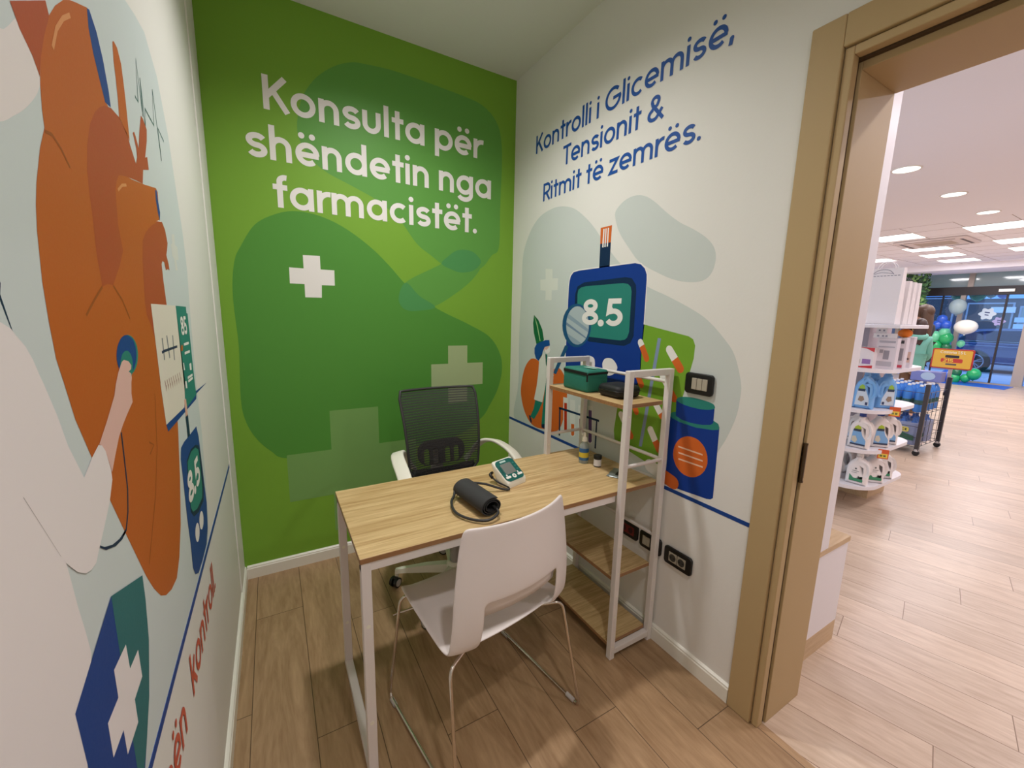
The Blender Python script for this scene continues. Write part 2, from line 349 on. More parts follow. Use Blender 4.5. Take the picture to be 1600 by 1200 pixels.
# baseboards with a moulded top edge
def skirting(name, p0, p1, nrm):
    bm = B(); prof = [(0,0),(0,0.014),(0.056,0.014),(0.060,0.011),(0.066,0.0105),(0.070,0.005),(0.072,0.0)]
    a, b, n = Vector(p0), Vector(p1), Vector(nrm)
    ra = [bm.verts.new(a+Vector((0,0,z))+n*t) for z, t in prof]; rb = [bm.verts.new(b+Vector((0,0,z))+n*t) for z, t in prof]
    for i in range(len(prof)-1): bm.faces.new((ra[i],ra[i+1],rb[i+1],rb[i]))
    bm.faces.new(ra[::-1]); bm.faces.new(rb)
    return struct(name, bm, TRIMW)
skirting('baseboard_left', (0,-3.0,0), (0,0,0), (1,0,0)); skirting('baseboard_back', (0.014,0,0), (W-0.014,0,0), (0,-1,0)); skirting('baseboard_right', (W,-1.71,0), (W,0,0), (-1,0,0))
# doorway
XJ = 1.888
bm = B()
for y0, y1 in ((-1.797,-1.712),(-2.828,-2.743)): box(bm, (W-0.018,y0,0), (W+0.002,y1,2.258), 0.004)
box(bm, (W-0.018,-2.743,2.174), (W+0.002,-1.797,2.258), 0.004)
door = struct('door_1', bm, TAUPE)
bm = B()
for y0, y1 in ((-1.822,-1.799),(-2.741,-2.718)): box(bm, (W-0.008,y0,0), (1.645,y1,2.172), 0.003)
box(bm, (W-0.008,-2.718,2.148), (1.645,-1.822,2.172), 0.003); obj('rebate', bm, TAUPE, door)
bm = B()
for y0, y1 in ((-1.817,-1.80),(-2.74,-2.723)): box(bm, (1.645,y0,0), (1.660,y1,2.16))
box(bm, (1.645,-2.723,2.143), (1.660,-1.817,2.16)); obj('seal', bm, SEAL, door)
bm = B()
for y0, y1 in ((-1.826,-1.80),(-2.74,-2.714)): box(bm, (1.660,y0,0), (XJ,y1,2.155), 0.002)
box(bm, (1.660,-2.714,2.122), (XJ,-1.826,2.155), 0.002); obj('jamb', bm, TAUPE, door)
bm = B(); cyl(bm, (1.648,-1.829,0.93), (1.648,-1.829,1.05), 0.006, 12); cyl(bm, (1.648,-1.829,0.925), (1.648,-1.829,0.93), 0.0075, 12); cyl(bm, (1.648,-1.829,1.05), (1.648,-1.829,1.055), 0.0075, 12); box(bm, (1.649,-1.828,0.935), (1.668,-1.825,1.045))
obj('hinge', bm, mat('dark_hinge_steel', (92,78,62), 0.3, metal=1.0), door, True, 40)
# ------------------------------------------------------------------ prints on the walls
FW = {'R': lambda u,v,o: (W-o, u, v), 'L': lambda u,v,o: (o, u, v), 'G': lambda u,v,o: (u, -o, v)}
WP = {'R': wall_right, 'L': wall_left, 'G': wall_back}
INK = dict(green2=(98,160,70), green2b=(84,148,58), green3=(80,150,84), white=(240,236,232), cross2=(172,190,140), cross3=(122,166,92),
 pale=(206,212,208), palecross=(222,224,216), lime=(120,168,48), greyblue=(136,152,184), orange=(214,104,40), navy=(8,40,76), blue=(12,56,142), teal=(44,132,120),
 steel=(28,84,128), lens=(178,192,198), lens2=(146,166,182), lens3=(120,142,166), leaf=(18,106,62), leaflight=(170,206,150), bluehair=(14,76,150), skin=(226,186,172), coat=(226,228,220), tealfig=(24,126,108),
 tubeglass=(222,224,218), red=(186,48,16), mauve=(150,110,110), purple=(96,72,120), peach=(238,196,168),
 palel=(210,219,219), skinwhite=(236,228,226), coatleft=(240,232,232), skin2=(230,188,178), thin=(176,166,166), orangeL=(192,98,38), redL=(178,80,44), blueL=(24,66,140), peachL=(222,150,96), darkorange=(158,82,32),
 darkteal=(40,92,92), cardwhite=(232,226,212), navyL=(40,44,84), greyL=(130,132,140), mauveL=(176,140,132), peachL2=(226,178,160), teal2=(44,112,116), text=(30,82,160), textred=(206,92,70))
PM = {k: mat('print_'+k, v, 0.5, spec=0.3) for k, v in INK.items()}
PM['orangeL'] = mat('print_orangeL', INK['orangeL'], 0.5, spec=0.3)
MURAL=[
('G','leaf_shape_print','green2',1,1,0,[(0.426,2.490),(0.481,2.569),(0.560,2.638),(0.640,2.680),(0.712,2.694),(0.894,2.705),(1.257,2.688),(1.392,2.667),(1.478,2.607),(1.516,2.522),(1.527,2.379),(1.520,2.107),(1.515,1.864),(1.463,1.808),(1.389,1.725),(1.260,1.690),(1.164,1.708),(1.059,1.772),(0.971,1.833),(0.877,1.948),(0.765,2.031),(0.637,2.085),(0.507,2.134),(0.442,2.181),(0.391,2.257),(0.381,2.330),(0.400,2.428)]),
('G','leaf_shape_print','green2',2,1,0,[(1.124,1.731),(0.926,1.625),(0.865,1.556),(0.856,1.501),(0.892,1.454),(0.961,1.448),(1.081,1.478),(1.207,1.553),(1.315,1.637),(1.382,1.720),(1.385,1.780),(1.336,1.822),(1.241,1.824),(1.165,1.780)]),
('G','leaf_shape_print','green2b',3,1,0,[(0.102,1.724),(0.170,1.837),(0.261,1.898),(0.353,1.925),(0.467,1.915),(0.587,1.868),(0.713,1.784),(0.812,1.693),(0.918,1.583),(1.082,1.468),(1.305,1.369),(1.456,1.288),(1.537,1.175),(1.555,1.061),(1.525,0.932),(1.463,0.821),(1.401,0.740),(1.229,0.641),(0.907,0.613),(0.499,0.626),(0.238,0.642),(0.165,0.693),(0.105,0.770),(0.066,0.863),(0.052,0.984),(0.063,1.246),(0.057,1.448),(0.061,1.567),(0.077,1.665)]),
('G','leaf_shape_print','green3',4,1,0,[(1.124,1.731),(1.165,1.776),(1.228,1.819),(1.314,1.824),(1.372,1.790),(1.386,1.756),(1.341,1.709),(1.258,1.688),(1.186,1.702)]),
('G','leaf_shape_print','green3',4,1,0,[(0.910,1.605),(0.982,1.535),(1.081,1.471),(0.961,1.445),(0.892,1.454),(0.860,1.501),(0.872,1.567)]),
('G','cross_print','white',5,0,0,[(0.372,1.714),(0.452,1.716),(0.452,1.648),(0.519,1.648),(0.518,1.568),(0.454,1.567),(0.451,1.502),(0.372,1.501),(0.372,1.568),(0.305,1.568),(0.306,1.648),(0.372,1.647)]),
('G','cross_print.1','cross2',5,0,0,[(1.164,1.234),(1.296,1.234),(1.296,1.120),(1.408,1.120),(1.408,0.975),(1.296,0.975),(1.296,0.861),(1.164,0.861),(1.164,0.975),(1.052,0.975),(1.052,1.120),(1.164,1.120)]),
('G','cross_print.2','cross3',5,0,0,[(0.459,0.883),(0.723,0.883),(0.723,0.658),(0.946,0.658),(0.946,0.388),(0.723,0.388),(0.723,0.163),(0.459,0.163),(0.459,0.388),(0.236,0.388),(0.236,0.658),(0.459,0.658)]),
('R','leaf_shape_print','pale',1,1,0,[(-0.113,0.988),(-0.108,1.299),(-0.122,1.608),(-0.131,1.806),(-0.200,1.932),(-0.301,2.007),(-0.429,2.031),(-0.533,2.023),(-0.632,1.991),(-0.726,1.930),(-0.804,1.863),(-0.903,1.760),(-0.994,1.678),(-1.078,1.622),(-1.161,1.569),(-1.270,1.526),(-1.388,1.474),(-1.461,1.433),(-1.532,1.371),(-1.581,1.312),(-1.615,1.219),(-1.619,1.163),(-1.612,1.092),(-1.586,1.007),(-1.561,0.951),(-1.525,0.863),(-1.436,0.763),(-1.336,0.756),(-0.900,0.725),(-0.600,0.725),(-0.300,0.725),(-0.120,0.725),(-0.060,0.771)]),
('R','leaf_shape_print','pale',1,1,0,[(-0.938,1.899),(-0.951,1.931),(-0.998,1.956),(-1.054,1.962),(-1.110,1.948),(-1.165,1.914),(-1.235,1.856),(-1.301,1.808),(-1.369,1.770),(-1.427,1.730),(-1.460,1.692),(-1.470,1.652),(-1.461,1.607),(-1.431,1.580),(-1.377,1.575),(-1.302,1.588),(-1.220,1.619),(-1.110,1.674),(-1.038,1.744),(-0.971,1.823)]),
('R','cross_print','palecross',2,0,0,[(-0.386,1.706),(-0.456,1.699),(-0.459,1.647),(-0.513,1.644),(-0.513,1.580),(-0.456,1.580),(-0.458,1.524),(-0.395,1.527),(-0.395,1.580),(-0.340,1.586),(-0.335,1.647),(-0.390,1.647)]),
('R','tablet_card_print','lime',3,0,0,[(-1.090,1.419),(-1.158,1.407),(-1.388,1.368),(-1.409,1.358),(-1.421,1.334),(-1.420,1.284),(-1.322,0.811),(-1.304,0.791),(-1.269,0.790),(-1.064,0.830),(-1.028,0.849),(-1.020,0.892),(-1.032,0.997)]),
('R','tablet_card_print','greyblue',4,0,0,[(-1.240,1.353),(-1.257,1.351),(-1.200,0.861),(-1.182,0.858)]),
('R','tablet_card_print','white',5,0,0,[(-1.320,1.261),(-1.290,1.298),(-1.287,1.304),(-1.286,1.310),(-1.288,1.317),(-1.292,1.322),(-1.298,1.325),(-1.305,1.325),(-1.311,1.323),(-1.316,1.319),(-1.347,1.283)]),
('R','tablet_card_print','orange',5,0,0,[(-1.320,1.261),(-1.350,1.225),(-1.355,1.221),(-1.362,1.219),(-1.368,1.220),(-1.374,1.223),(-1.379,1.228),(-1.380,1.234),(-1.380,1.241),(-1.377,1.247),(-1.347,1.283)]),
('R','tablet_card_print','white',5,0,0,[(-1.143,1.305),(-1.133,1.321),(-1.132,1.326),(-1.132,1.332),(-1.134,1.337),(-1.139,1.341),(-1.144,1.343),(-1.150,1.343),(-1.155,1.340),(-1.159,1.336),(-1.169,1.321)]),
('R','tablet_card_print','orange',5,0,0,[(-1.143,1.305),(-1.175,1.252),(-1.179,1.248),(-1.184,1.245),(-1.190,1.245),(-1.195,1.247),(-1.200,1.251),(-1.202,1.256),(-1.202,1.262),(-1.200,1.268),(-1.169,1.321)]),
('R','tablet_card_print','white',5,0,0,[(-1.298,1.149),(-1.269,1.185),(-1.267,1.190),(-1.266,1.196),(-1.268,1.202),(-1.272,1.206),(-1.277,1.209),(-1.283,1.210),(-1.288,1.208),(-1.293,1.204),(-1.322,1.167)]),
('R','tablet_card_print','orange',5,0,0,[(-1.298,1.149),(-1.336,1.101),(-1.340,1.097),(-1.346,1.095),(-1.352,1.096),(-1.357,1.099),(-1.361,1.103),(-1.363,1.109),(-1.362,1.115),(-1.359,1.120),(-1.322,1.167)]),
('R','tablet_card_print','white',5,0,0,[(-1.130,1.175),(-1.129,1.176),(-1.127,1.181),(-1.127,1.187),(-1.130,1.193),(-1.134,1.197),(-1.139,1.199),(-1.145,1.199),(-1.151,1.196),(-1.155,1.192),(-1.155,1.191)]),
('R','tablet_card_print','orange',5,0,0,[(-1.130,1.175),(-1.157,1.132),(-1.161,1.128),(-1.167,1.126),(-1.173,1.125),(-1.178,1.128),(-1.182,1.132),(-1.185,1.137),(-1.185,1.143),(-1.183,1.148),(-1.155,1.191)]),
('R','tablet_card_print','orange',5,0,0,[(-1.121,1.035),(-1.101,1.065),(-1.099,1.070),(-1.099,1.076),(-1.101,1.081),(-1.106,1.085),(-1.111,1.088),(-1.117,1.088),(-1.122,1.085),(-1.126,1.081),(-1.146,1.051)]),
('R','tablet_card_print','orange',5,0,0,[(-1.121,1.035),(-1.140,1.005),(-1.144,1.001),(-1.149,0.998),(-1.155,0.998),(-1.161,1.000),(-1.165,1.005),(-1.167,1.010),(-1.167,1.016),(-1.165,1.021),(-1.146,1.051)]),
('R','tablet_card_print','white',5,0,0,[(-1.275,1.025),(-1.242,1.064),(-1.239,1.069),(-1.238,1.075),(-1.240,1.080),(-1.243,1.085),(-1.248,1.088),(-1.254,1.088),(-1.260,1.087),(-1.264,1.083),(-1.298,1.045)]),
('R','tablet_card_print','orange',5,0,0,[(-1.275,1.025),(-1.284,1.015),(-1.288,1.011),(-1.294,1.010),(-1.300,1.011),(-1.305,1.014),(-1.308,1.018),(-1.310,1.024),(-1.309,1.030),(-1.306,1.035),(-1.298,1.045)]),
('R','tablet_card_print','white',5,0,0,[(-1.078,0.931),(-1.047,0.969),(-1.044,0.974),(-1.043,0.980),(-1.045,0.986),(-1.049,0.991),(-1.055,0.994),(-1.061,0.995),(-1.067,0.993),(-1.072,0.989),(-1.103,0.952)]),
('R','tablet_card_print','orange',5,0,0,[(-1.078,0.931),(-1.119,0.882),(-1.123,0.878),(-1.129,0.877),(-1.135,0.877),(-1.141,0.880),(-1.145,0.885),(-1.147,0.891),(-1.146,0.897),(-1.143,0.903),(-1.103,0.952)]),
('R','tablet_card_print','white',5,0,0,[(-1.257,0.898),(-1.227,0.940),(-1.224,0.946),(-1.224,0.953),(-1.226,0.959),(-1.231,0.964),(-1.237,0.967),(-1.243,0.967),(-1.250,0.965),(-1.254,0.960),(-1.284,0.918)]),
('R','tablet_card_print','orange',5,0,0,[(-1.257,0.898),(-1.280,0.867),(-1.285,0.862),(-1.291,0.860),(-1.298,0.860),(-1.304,0.863),(-1.308,0.868),(-1.310,0.874),(-1.310,0.881),(-1.308,0.887),(-1.284,0.918)]),
('R','capsule_print','white',15,0,0,[(-1.309,0.746),(-1.246,0.761),(-1.236,0.766),(-1.229,0.774),(-1.225,0.785),(-1.225,0.796),(-1.230,0.807),(-1.239,0.814),(-1.249,0.818),(-1.261,0.818),(-1.323,0.802)]),
('R','capsule_print','orange',15,0,0,[(-1.309,0.746),(-1.371,0.730),(-1.383,0.730),(-1.393,0.733),(-1.402,0.741),(-1.406,0.751),(-1.407,0.762),(-1.403,0.773),(-1.396,0.781),(-1.385,0.786),(-1.323,0.802)]),
('R','glucose_meter_print','orange',3,0,0,[(-0.844,1.861),(-0.921,1.861),(-0.920,1.784),(-0.847,1.786)]),
('R','glucose_meter_print','navy',3,0,0,[(-0.847,1.786),(-0.920,1.784),(-0.922,1.666),(-0.849,1.669)]),
('R','glucose_meter_print','white',4,0,0,[(-0.863,1.853),(-0.872,1.852),(-0.872,1.767),(-0.862,1.768)]),
('R','glucose_meter_print','white',4,0,0,[(-0.878,1.853),(-0.886,1.853),(-0.886,1.767),(-0.878,1.768)]),
('R','glucose_meter_print','white',4,0,0,[(-0.894,1.853),(-0.902,1.853),(-0.902,1.767),(-0.893,1.768)]),
('R','glucose_meter_print','white',3,0,0,[(-0.609,1.503),(-0.610,1.599),(-0.614,1.629),(-0.623,1.654),(-0.645,1.672),(-0.692,1.678),(-0.911,1.679),(-1.086,1.680),(-1.119,1.671),(-1.144,1.651),(-1.157,1.625),(-1.160,1.604),(-1.162,1.427),(-1.157,1.284),(-1.161,1.145),(-1.155,1.159),(-1.143,1.108),(-1.119,1.078),(-1.075,1.054),(-0.922,1.021),(-0.772,1.006),(-0.675,1.006),(-0.636,1.036),(-0.613,1.153),(-0.612,1.162),(-0.608,1.235)]),
('R','glucose_meter_print','blue',4,0,0,[(-0.614,1.501),(-0.615,1.595),(-0.619,1.624),(-0.628,1.649),(-0.650,1.667),(-0.696,1.672),(-0.911,1.673),(-1.082,1.674),(-1.115,1.666),(-1.140,1.646),(-1.153,1.620),(-1.155,1.600),(-1.157,1.426),(-1.153,1.285),(-1.157,1.149),(-1.150,1.163),(-1.138,1.113),(-1.115,1.083),(-1.072,1.060),(-0.922,1.027),(-0.774,1.012),(-0.678,1.012),(-0.640,1.042),(-0.617,1.157),(-0.617,1.166),(-0.613,1.238)]),
('R','glucose_meter_print','navy',5,0,0,[(-0.672,1.551),(-0.689,1.591),(-0.740,1.609),(-1.030,1.617),(-1.070,1.609),(-1.096,1.579),(-1.101,1.551),(-1.104,1.353),(-1.087,1.320),(-1.049,1.304),(-0.802,1.308),(-0.693,1.365),(-0.673,1.416)]),
('R','glucose_meter_print','teal',6,0,0,[(-0.692,1.550),(-0.698,1.573),(-0.718,1.584),(-0.754,1.589),(-1.018,1.591),(-1.048,1.585),(-1.066,1.572),(-1.073,1.551),(-1.075,1.370),(-1.065,1.344),(-1.052,1.334),(-1.023,1.328),(-0.800,1.333),(-0.737,1.346),(-0.709,1.374),(-0.699,1.416)]),
('R','glucose_meter_print','white',5,1,0,[(-0.746,1.198),(-0.764,1.224),(-0.795,1.235),(-0.830,1.234),(-0.853,1.220),(-0.856,1.177),(-0.827,1.149),(-0.776,1.146),(-0.751,1.164)]),
('R','glucose_meter_print','white',5,1,0,[(-0.913,1.212),(-0.932,1.234),(-0.971,1.238),(-1.000,1.222),(-1.016,1.197),(-0.999,1.168),(-0.962,1.152),(-0.928,1.158),(-0.916,1.185)]),
('R','magnifier_print','steel',7,0,0,[(-0.813,1.391),(-0.813,1.367),(-0.806,1.343),(-0.795,1.321),(-0.778,1.302),(-0.758,1.287),(-0.734,1.277),(-0.707,1.272),(-0.680,1.272),(-0.653,1.279),(-0.628,1.292),(-0.606,1.309),(-0.589,1.331),(-0.577,1.356),(-0.572,1.383),(-0.573,1.410),(-0.581,1.436),(-0.595,1.458),(-0.614,1.477),(-0.637,1.491),(-0.662,1.499),(-0.689,1.502),(-0.716,1.499),(-0.741,1.490),(-0.764,1.477),(-0.783,1.459),(-0.798,1.438),(-0.808,1.415)]),
('R','magnifier_print','lens',8,0,0,[(-0.796,1.391),(-0.796,1.369),(-0.791,1.348),(-0.782,1.328),(-0.769,1.312),(-0.752,1.299),(-0.734,1.290),(-0.713,1.286),(-0.691,1.287),(-0.670,1.293),(-0.651,1.304),(-0.634,1.320),(-0.620,1.339),(-0.611,1.361),(-0.607,1.384),(-0.608,1.408),(-0.613,1.430),(-0.624,1.450),(-0.638,1.466),(-0.656,1.478),(-0.676,1.486),(-0.697,1.488),(-0.718,1.486),(-0.738,1.478),(-0.756,1.466),(-0.772,1.451),(-0.784,1.433),(-0.792,1.412)]),
('R','magnifier_print','lens2',9,0,0,[(-0.612,1.427),(-0.615,1.435),(-0.619,1.442),(-0.623,1.448),(-0.796,1.370),(-0.795,1.363),(-0.793,1.355)]),
('R','magnifier_print','lens3',9,0,0,[(-0.607,1.387),(-0.606,1.395),(-0.607,1.403),(-0.781,1.328),(-0.777,1.322)]),
('R','magnifier_print','lens2',9,0,0,[(-0.657,1.300),(-0.650,1.305),(-0.644,1.310),(-0.638,1.315),(-0.632,1.321),(-0.627,1.328),(-0.623,1.335),(-0.619,1.342),(-0.746,1.295),(-0.739,1.292),(-0.732,1.290),(-0.725,1.288),(-0.718,1.286),(-0.710,1.286),(-0.703,1.286),(-0.695,1.286),(-0.688,1.288),(-0.680,1.289),(-0.673,1.292),(-0.666,1.295),(-0.659,1.299)]),
('R','magnifier_print','steel',7,0,0,[(-0.605,1.275),(-0.635,1.270),(-0.532,1.100),(-0.503,1.105)]),
('R','orange_fruit_print','orange',3,1,0,[(-0.149,0.918),(-0.157,1.011),(-0.188,1.095),(-0.234,1.147),(-0.280,1.167),(-0.344,1.159),(-0.407,1.112),(-0.451,1.084),(-0.490,1.113),(-0.528,1.137),(-0.567,1.137),(-0.607,1.105),(-0.637,1.042),(-0.643,1.006),(-0.635,0.912),(-0.591,0.793),(-0.514,0.749),(-0.431,0.745),(-0.342,0.735),(-0.266,0.753),(-0.193,0.818)]),
('R','figure_print','leaf',4,0,0,[(-0.279,1.438),(-0.329,1.408),(-0.375,1.352),(-0.396,1.291),(-0.372,1.270),(-0.315,1.261),(-0.283,1.328),(-0.271,1.387)]),
('R','figure_print','leaflight',5,0,0,[(-0.281,1.435),(-0.322,1.379),(-0.359,1.283),(-0.352,1.281),(-0.313,1.374)]),
('R','figure_print','bluehair',6,0,0,[(-0.320,1.263),(-0.371,1.279),(-0.413,1.291),(-0.452,1.294),(-0.459,1.262),(-0.432,1.255),(-0.407,1.250),(-0.387,1.218),(-0.382,1.198),(-0.347,1.159),(-0.316,1.171),(-0.298,1.200),(-0.296,1.234)]),
('R','figure_print','skin',6,0,0,[(-0.410,1.252),(-0.451,1.259),(-0.456,1.238),(-0.434,1.217),(-0.414,1.220),(-0.393,1.232)]),
('R','figure_print','white',7,0,0,[(-0.406,1.235),(-0.427,1.234),(-0.456,1.256),(-0.464,1.236),(-0.457,1.222),(-0.435,1.212),(-0.414,1.218)]),
('R','figure_print','coat',6,0,0,[(-0.371,1.198),(-0.401,1.211),(-0.425,1.202),(-0.434,1.116),(-0.438,1.053),(-0.403,0.908),(-0.359,0.904),(-0.309,0.910),(-0.335,1.002),(-0.349,1.095),(-0.352,1.170)]),
('R','figure_print','tealfig',6,0,0,[(-0.415,1.208),(-0.435,1.207),(-0.450,1.137),(-0.452,1.099),(-0.454,0.972),(-0.447,0.872),(-0.439,0.780),(-0.401,0.770),(-0.413,0.910),(-0.435,1.057),(-0.426,1.144)]),
('R','figure_print','coat',7,0,0,[(-0.357,1.146),(-0.404,1.166),(-0.436,1.135),(-0.446,1.088),(-0.491,1.096),(-0.511,1.092),(-0.493,1.075),(-0.436,1.065),(-0.393,1.076)]),
('R','figure_print','tealfig',6,0,0,[(-0.324,0.908),(-0.403,0.908),(-0.363,0.839),(-0.317,0.781),(-0.271,0.790),(-0.308,0.848)]),
('R','figure_print','navy',6,0,0,[(-0.255,0.797),(-0.275,0.793),(-0.292,0.765),(-0.289,0.745),(-0.269,0.759)]),
('R','figure_print','navy',6,0,0,[(-0.401,0.770),(-0.439,0.780),(-0.439,0.749),(-0.404,0.749)]),
('R','test_tube_rack_print','tubeglass',4,0,0,[(-0.609,0.980),(-0.652,0.982),(-0.665,0.793),(-0.658,0.782),(-0.645,0.776),(-0.632,0.776),(-0.623,0.785)]),
('R','test_tube_rack_print','red',5,0,0,[(-0.620,0.949),(-0.645,0.952),(-0.657,0.793),(-0.645,0.782),(-0.631,0.786)]),
('R','test_tube_rack_print','tubeglass',4,0,0,[(-0.672,0.978),(-0.716,0.981),(-0.731,0.789),(-0.723,0.778),(-0.710,0.772),(-0.696,0.771),(-0.686,0.780)]),
('R','test_tube_rack_print','orange',5,0,0,[(-0.691,0.843),(-0.718,0.847),(-0.722,0.788),(-0.710,0.777),(-0.696,0.781)]),
('R','test_tube_rack_print','tubeglass',4,0,0,[(-0.744,0.962),(-0.783,0.964),(-0.797,0.791),(-0.790,0.780),(-0.779,0.774),(-0.767,0.774),(-0.758,0.783)]),
('R','test_tube_rack_print','mauve',5,0,0,[(-0.758,0.888),(-0.781,0.891),(-0.789,0.790),(-0.778,0.779),(-0.766,0.784)]),
('R','test_tube_rack_print','tubeglass',4,0,0,[(-0.818,0.974),(-0.860,0.977),(-0.875,0.791),(-0.868,0.780),(-0.856,0.774),(-0.843,0.773),(-0.834,0.782)]),
('R','test_tube_rack_print','purple',5,0,0,[(-0.829,0.951),(-0.854,0.954),(-0.867,0.790),(-0.855,0.779),(-0.842,0.783)]),
('R','test_tube_rack_print','navy',6,0,0,[(-0.572,0.916),(-0.913,0.918),(-0.914,0.907),(-0.573,0.903)]),
('R','test_tube_rack_print','navy',6,0,0,[(-0.575,0.912),(-0.589,0.912),(-0.595,0.747),(-0.582,0.746)]),
('R','test_tube_rack_print','navy',6,0,0,[(-0.891,0.911),(-0.901,0.910),(-0.902,0.761),(-0.891,0.761)]),
('R','medicine_bottle_print','blue',6,0,0,[(-1.332,1.039),(-1.366,1.060),(-1.455,1.055),(-1.549,1.053),(-1.555,1.040),(-1.557,0.956),(-1.560,0.764),(-1.551,0.755),(-1.534,0.750),(-1.339,0.735),(-1.340,0.854)]),
('R','medicine_bottle_print','teal',7,0,0,[(-1.332,1.039),(-1.343,1.052),(-1.366,1.060),(-1.454,1.068),(-1.529,1.060),(-1.549,1.053),(-1.555,1.040),(-1.552,1.031),(-1.530,1.024),(-1.459,1.016),(-1.385,1.020),(-1.346,1.028)]),
('R','medicine_bottle_print','blue',8,0,0,[(-1.359,1.107),(-1.449,1.110),(-1.528,1.116),(-1.529,1.051),(-1.518,1.041),(-1.485,1.033),(-1.437,1.029),(-1.392,1.032),(-1.363,1.042)]),
('R','medicine_bottle_print','teal',9,1,0,[(-1.359,1.107),(-1.367,1.118),(-1.389,1.126),(-1.433,1.131),(-1.482,1.129),(-1.516,1.124),(-1.528,1.115),(-1.527,1.106),(-1.505,1.097),(-1.465,1.092),(-1.415,1.093),(-1.377,1.099)]),
('R','medicine_bottle_print','orange',7,0,0,[(-1.522,0.905),(-1.523,0.889),(-1.520,0.874),(-1.515,0.859),(-1.507,0.845),(-1.497,0.833),(-1.485,0.823),(-1.472,0.815),(-1.457,0.810),(-1.441,0.809),(-1.426,0.810),(-1.411,0.815),(-1.398,0.823),(-1.386,0.834),(-1.377,0.848),(-1.370,0.863),(-1.367,0.879),(-1.367,0.896),(-1.370,0.913),(-1.376,0.928),(-1.385,0.943),(-1.396,0.955),(-1.409,0.964),(-1.424,0.971),(-1.439,0.974),(-1.454,0.974),(-1.469,0.972),(-1.482,0.966),(-1.495,0.957),(-1.505,0.947),(-1.513,0.934),(-1.519,0.920)]),
('R','medicine_bottle_print','peach',8,0,0,[(-1.388,0.921),(-1.499,0.920),(-1.500,0.914),(-1.389,0.915)]),
('R','medicine_bottle_print','peach',8,0,0,[(-1.391,0.896),(-1.502,0.896),(-1.503,0.890),(-1.392,0.890)]),
('R','medicine_bottle_print','peach',8,0,0,[(-1.394,0.870),(-1.505,0.872),(-1.506,0.866),(-1.394,0.864)]),
('L','leaf_shape_print','palel',1,0,0,[(-2.600,2.867),(-1.482,2.867),(-1.244,2.030),(-1.169,2.045),(-1.087,2.054),(-0.988,2.005),(-0.918,1.891),(-0.883,1.761),(-0.849,1.653),(-0.839,1.540),(-0.863,1.435),(-0.876,1.326),(-0.892,1.210),(-0.886,1.053),(-0.907,0.903),(-0.932,0.796),(-0.980,0.734),(-1.000,0.725),(-2.600,0.725)]),
('L','doctor_print','skinwhite',3,1,0,[(-1.864,1.655),(-1.826,1.690),(-1.793,1.697),(-1.778,1.706),(-1.748,1.731),(-1.738,1.725),(-1.726,1.707),(-1.717,1.688),(-1.721,1.676),(-1.738,1.658),(-1.768,1.635),(-1.796,1.618),(-1.824,1.603),(-1.877,1.586)]),
('L','doctor_print','coatleft',13,0,0,[(-1.933,1.435),(-1.885,1.417),(-1.871,1.411),(-1.865,1.405),(-1.851,1.393),(-1.841,1.379),(-1.833,1.362),(-1.828,1.353),(-1.810,1.315),(-1.796,1.276),(-1.768,1.228),(-1.736,1.243),(-1.709,1.252),(-1.698,1.248),(-1.688,1.237),(-1.678,1.206),(-1.679,1.192),(-1.701,1.167),(-1.736,1.142),(-1.760,1.126),(-1.772,1.117),(-1.788,1.117),(-1.804,1.122),(-1.823,1.135),(-1.838,1.151),(-1.845,1.159),(-1.842,1.142),(-1.836,1.101),(-1.828,1.062),(-1.823,1.031),(-1.851,0.966),(-1.875,0.929),(-1.874,0.860),(-1.750,0.840),(-2.400,0.860),(-2.400,1.435)]),
('L','doctor_print','navy',2,0,0,[(-1.882,1.472),(-1.873,1.452),(-1.877,1.442),(-1.866,1.405),(-1.869,1.409),(-1.879,1.436),(-1.885,1.464)]),
('L','doctor_print','skin2',12,0,0,[(-1.567,1.347),(-1.555,1.349),(-1.532,1.344),(-1.520,1.336),(-1.524,1.330),(-1.539,1.328),(-1.527,1.323),(-1.526,1.316),(-1.532,1.309),(-1.540,1.291),(-1.539,1.277),(-1.576,1.264),(-1.601,1.254),(-1.627,1.241),(-1.655,1.219),(-1.675,1.202),(-1.680,1.216),(-1.688,1.237),(-1.698,1.248),(-1.706,1.252),(-1.669,1.273),(-1.622,1.303),(-1.609,1.318),(-1.591,1.333)]),
('L','doctor_print','thin',14,0,0,[(-1.902,1.258),(-1.901,1.258),(-1.853,1.171),(-1.854,1.172)]),
('L','heart_print','orangeL',5,0,0,[(-1.603,1.828),(-1.636,1.803),(-1.663,1.777),(-1.685,1.749),(-1.703,1.720),(-1.718,1.681),(-1.724,1.652),(-1.725,1.632),(-1.745,1.605),(-1.768,1.563),(-1.778,1.538),(-1.785,1.510),(-1.792,1.458),(-1.792,1.417),(-1.789,1.375),(-1.779,1.345),(-1.765,1.300),(-1.735,1.243),(-1.697,1.170),(-1.657,1.101),(-1.590,0.988),(-1.559,0.945),(-1.524,0.908),(-1.491,0.887),(-1.447,0.871),(-1.396,0.865),(-1.353,0.890),(-1.305,0.944),(-1.259,1.034),(-1.216,1.148),(-1.187,1.252),(-1.206,1.375),(-1.207,1.448),(-1.208,1.519),(-1.160,1.623),(-1.140,1.697),(-1.157,1.702),(-1.266,1.683),(-1.365,1.668),(-1.425,1.663),(-1.450,1.687),(-1.438,1.731),(-1.454,1.755),(-1.467,1.759),(-1.484,1.789),(-1.498,1.822),(-1.506,1.849),(-1.501,1.875),(-1.551,1.854),(-1.578,1.842)]),
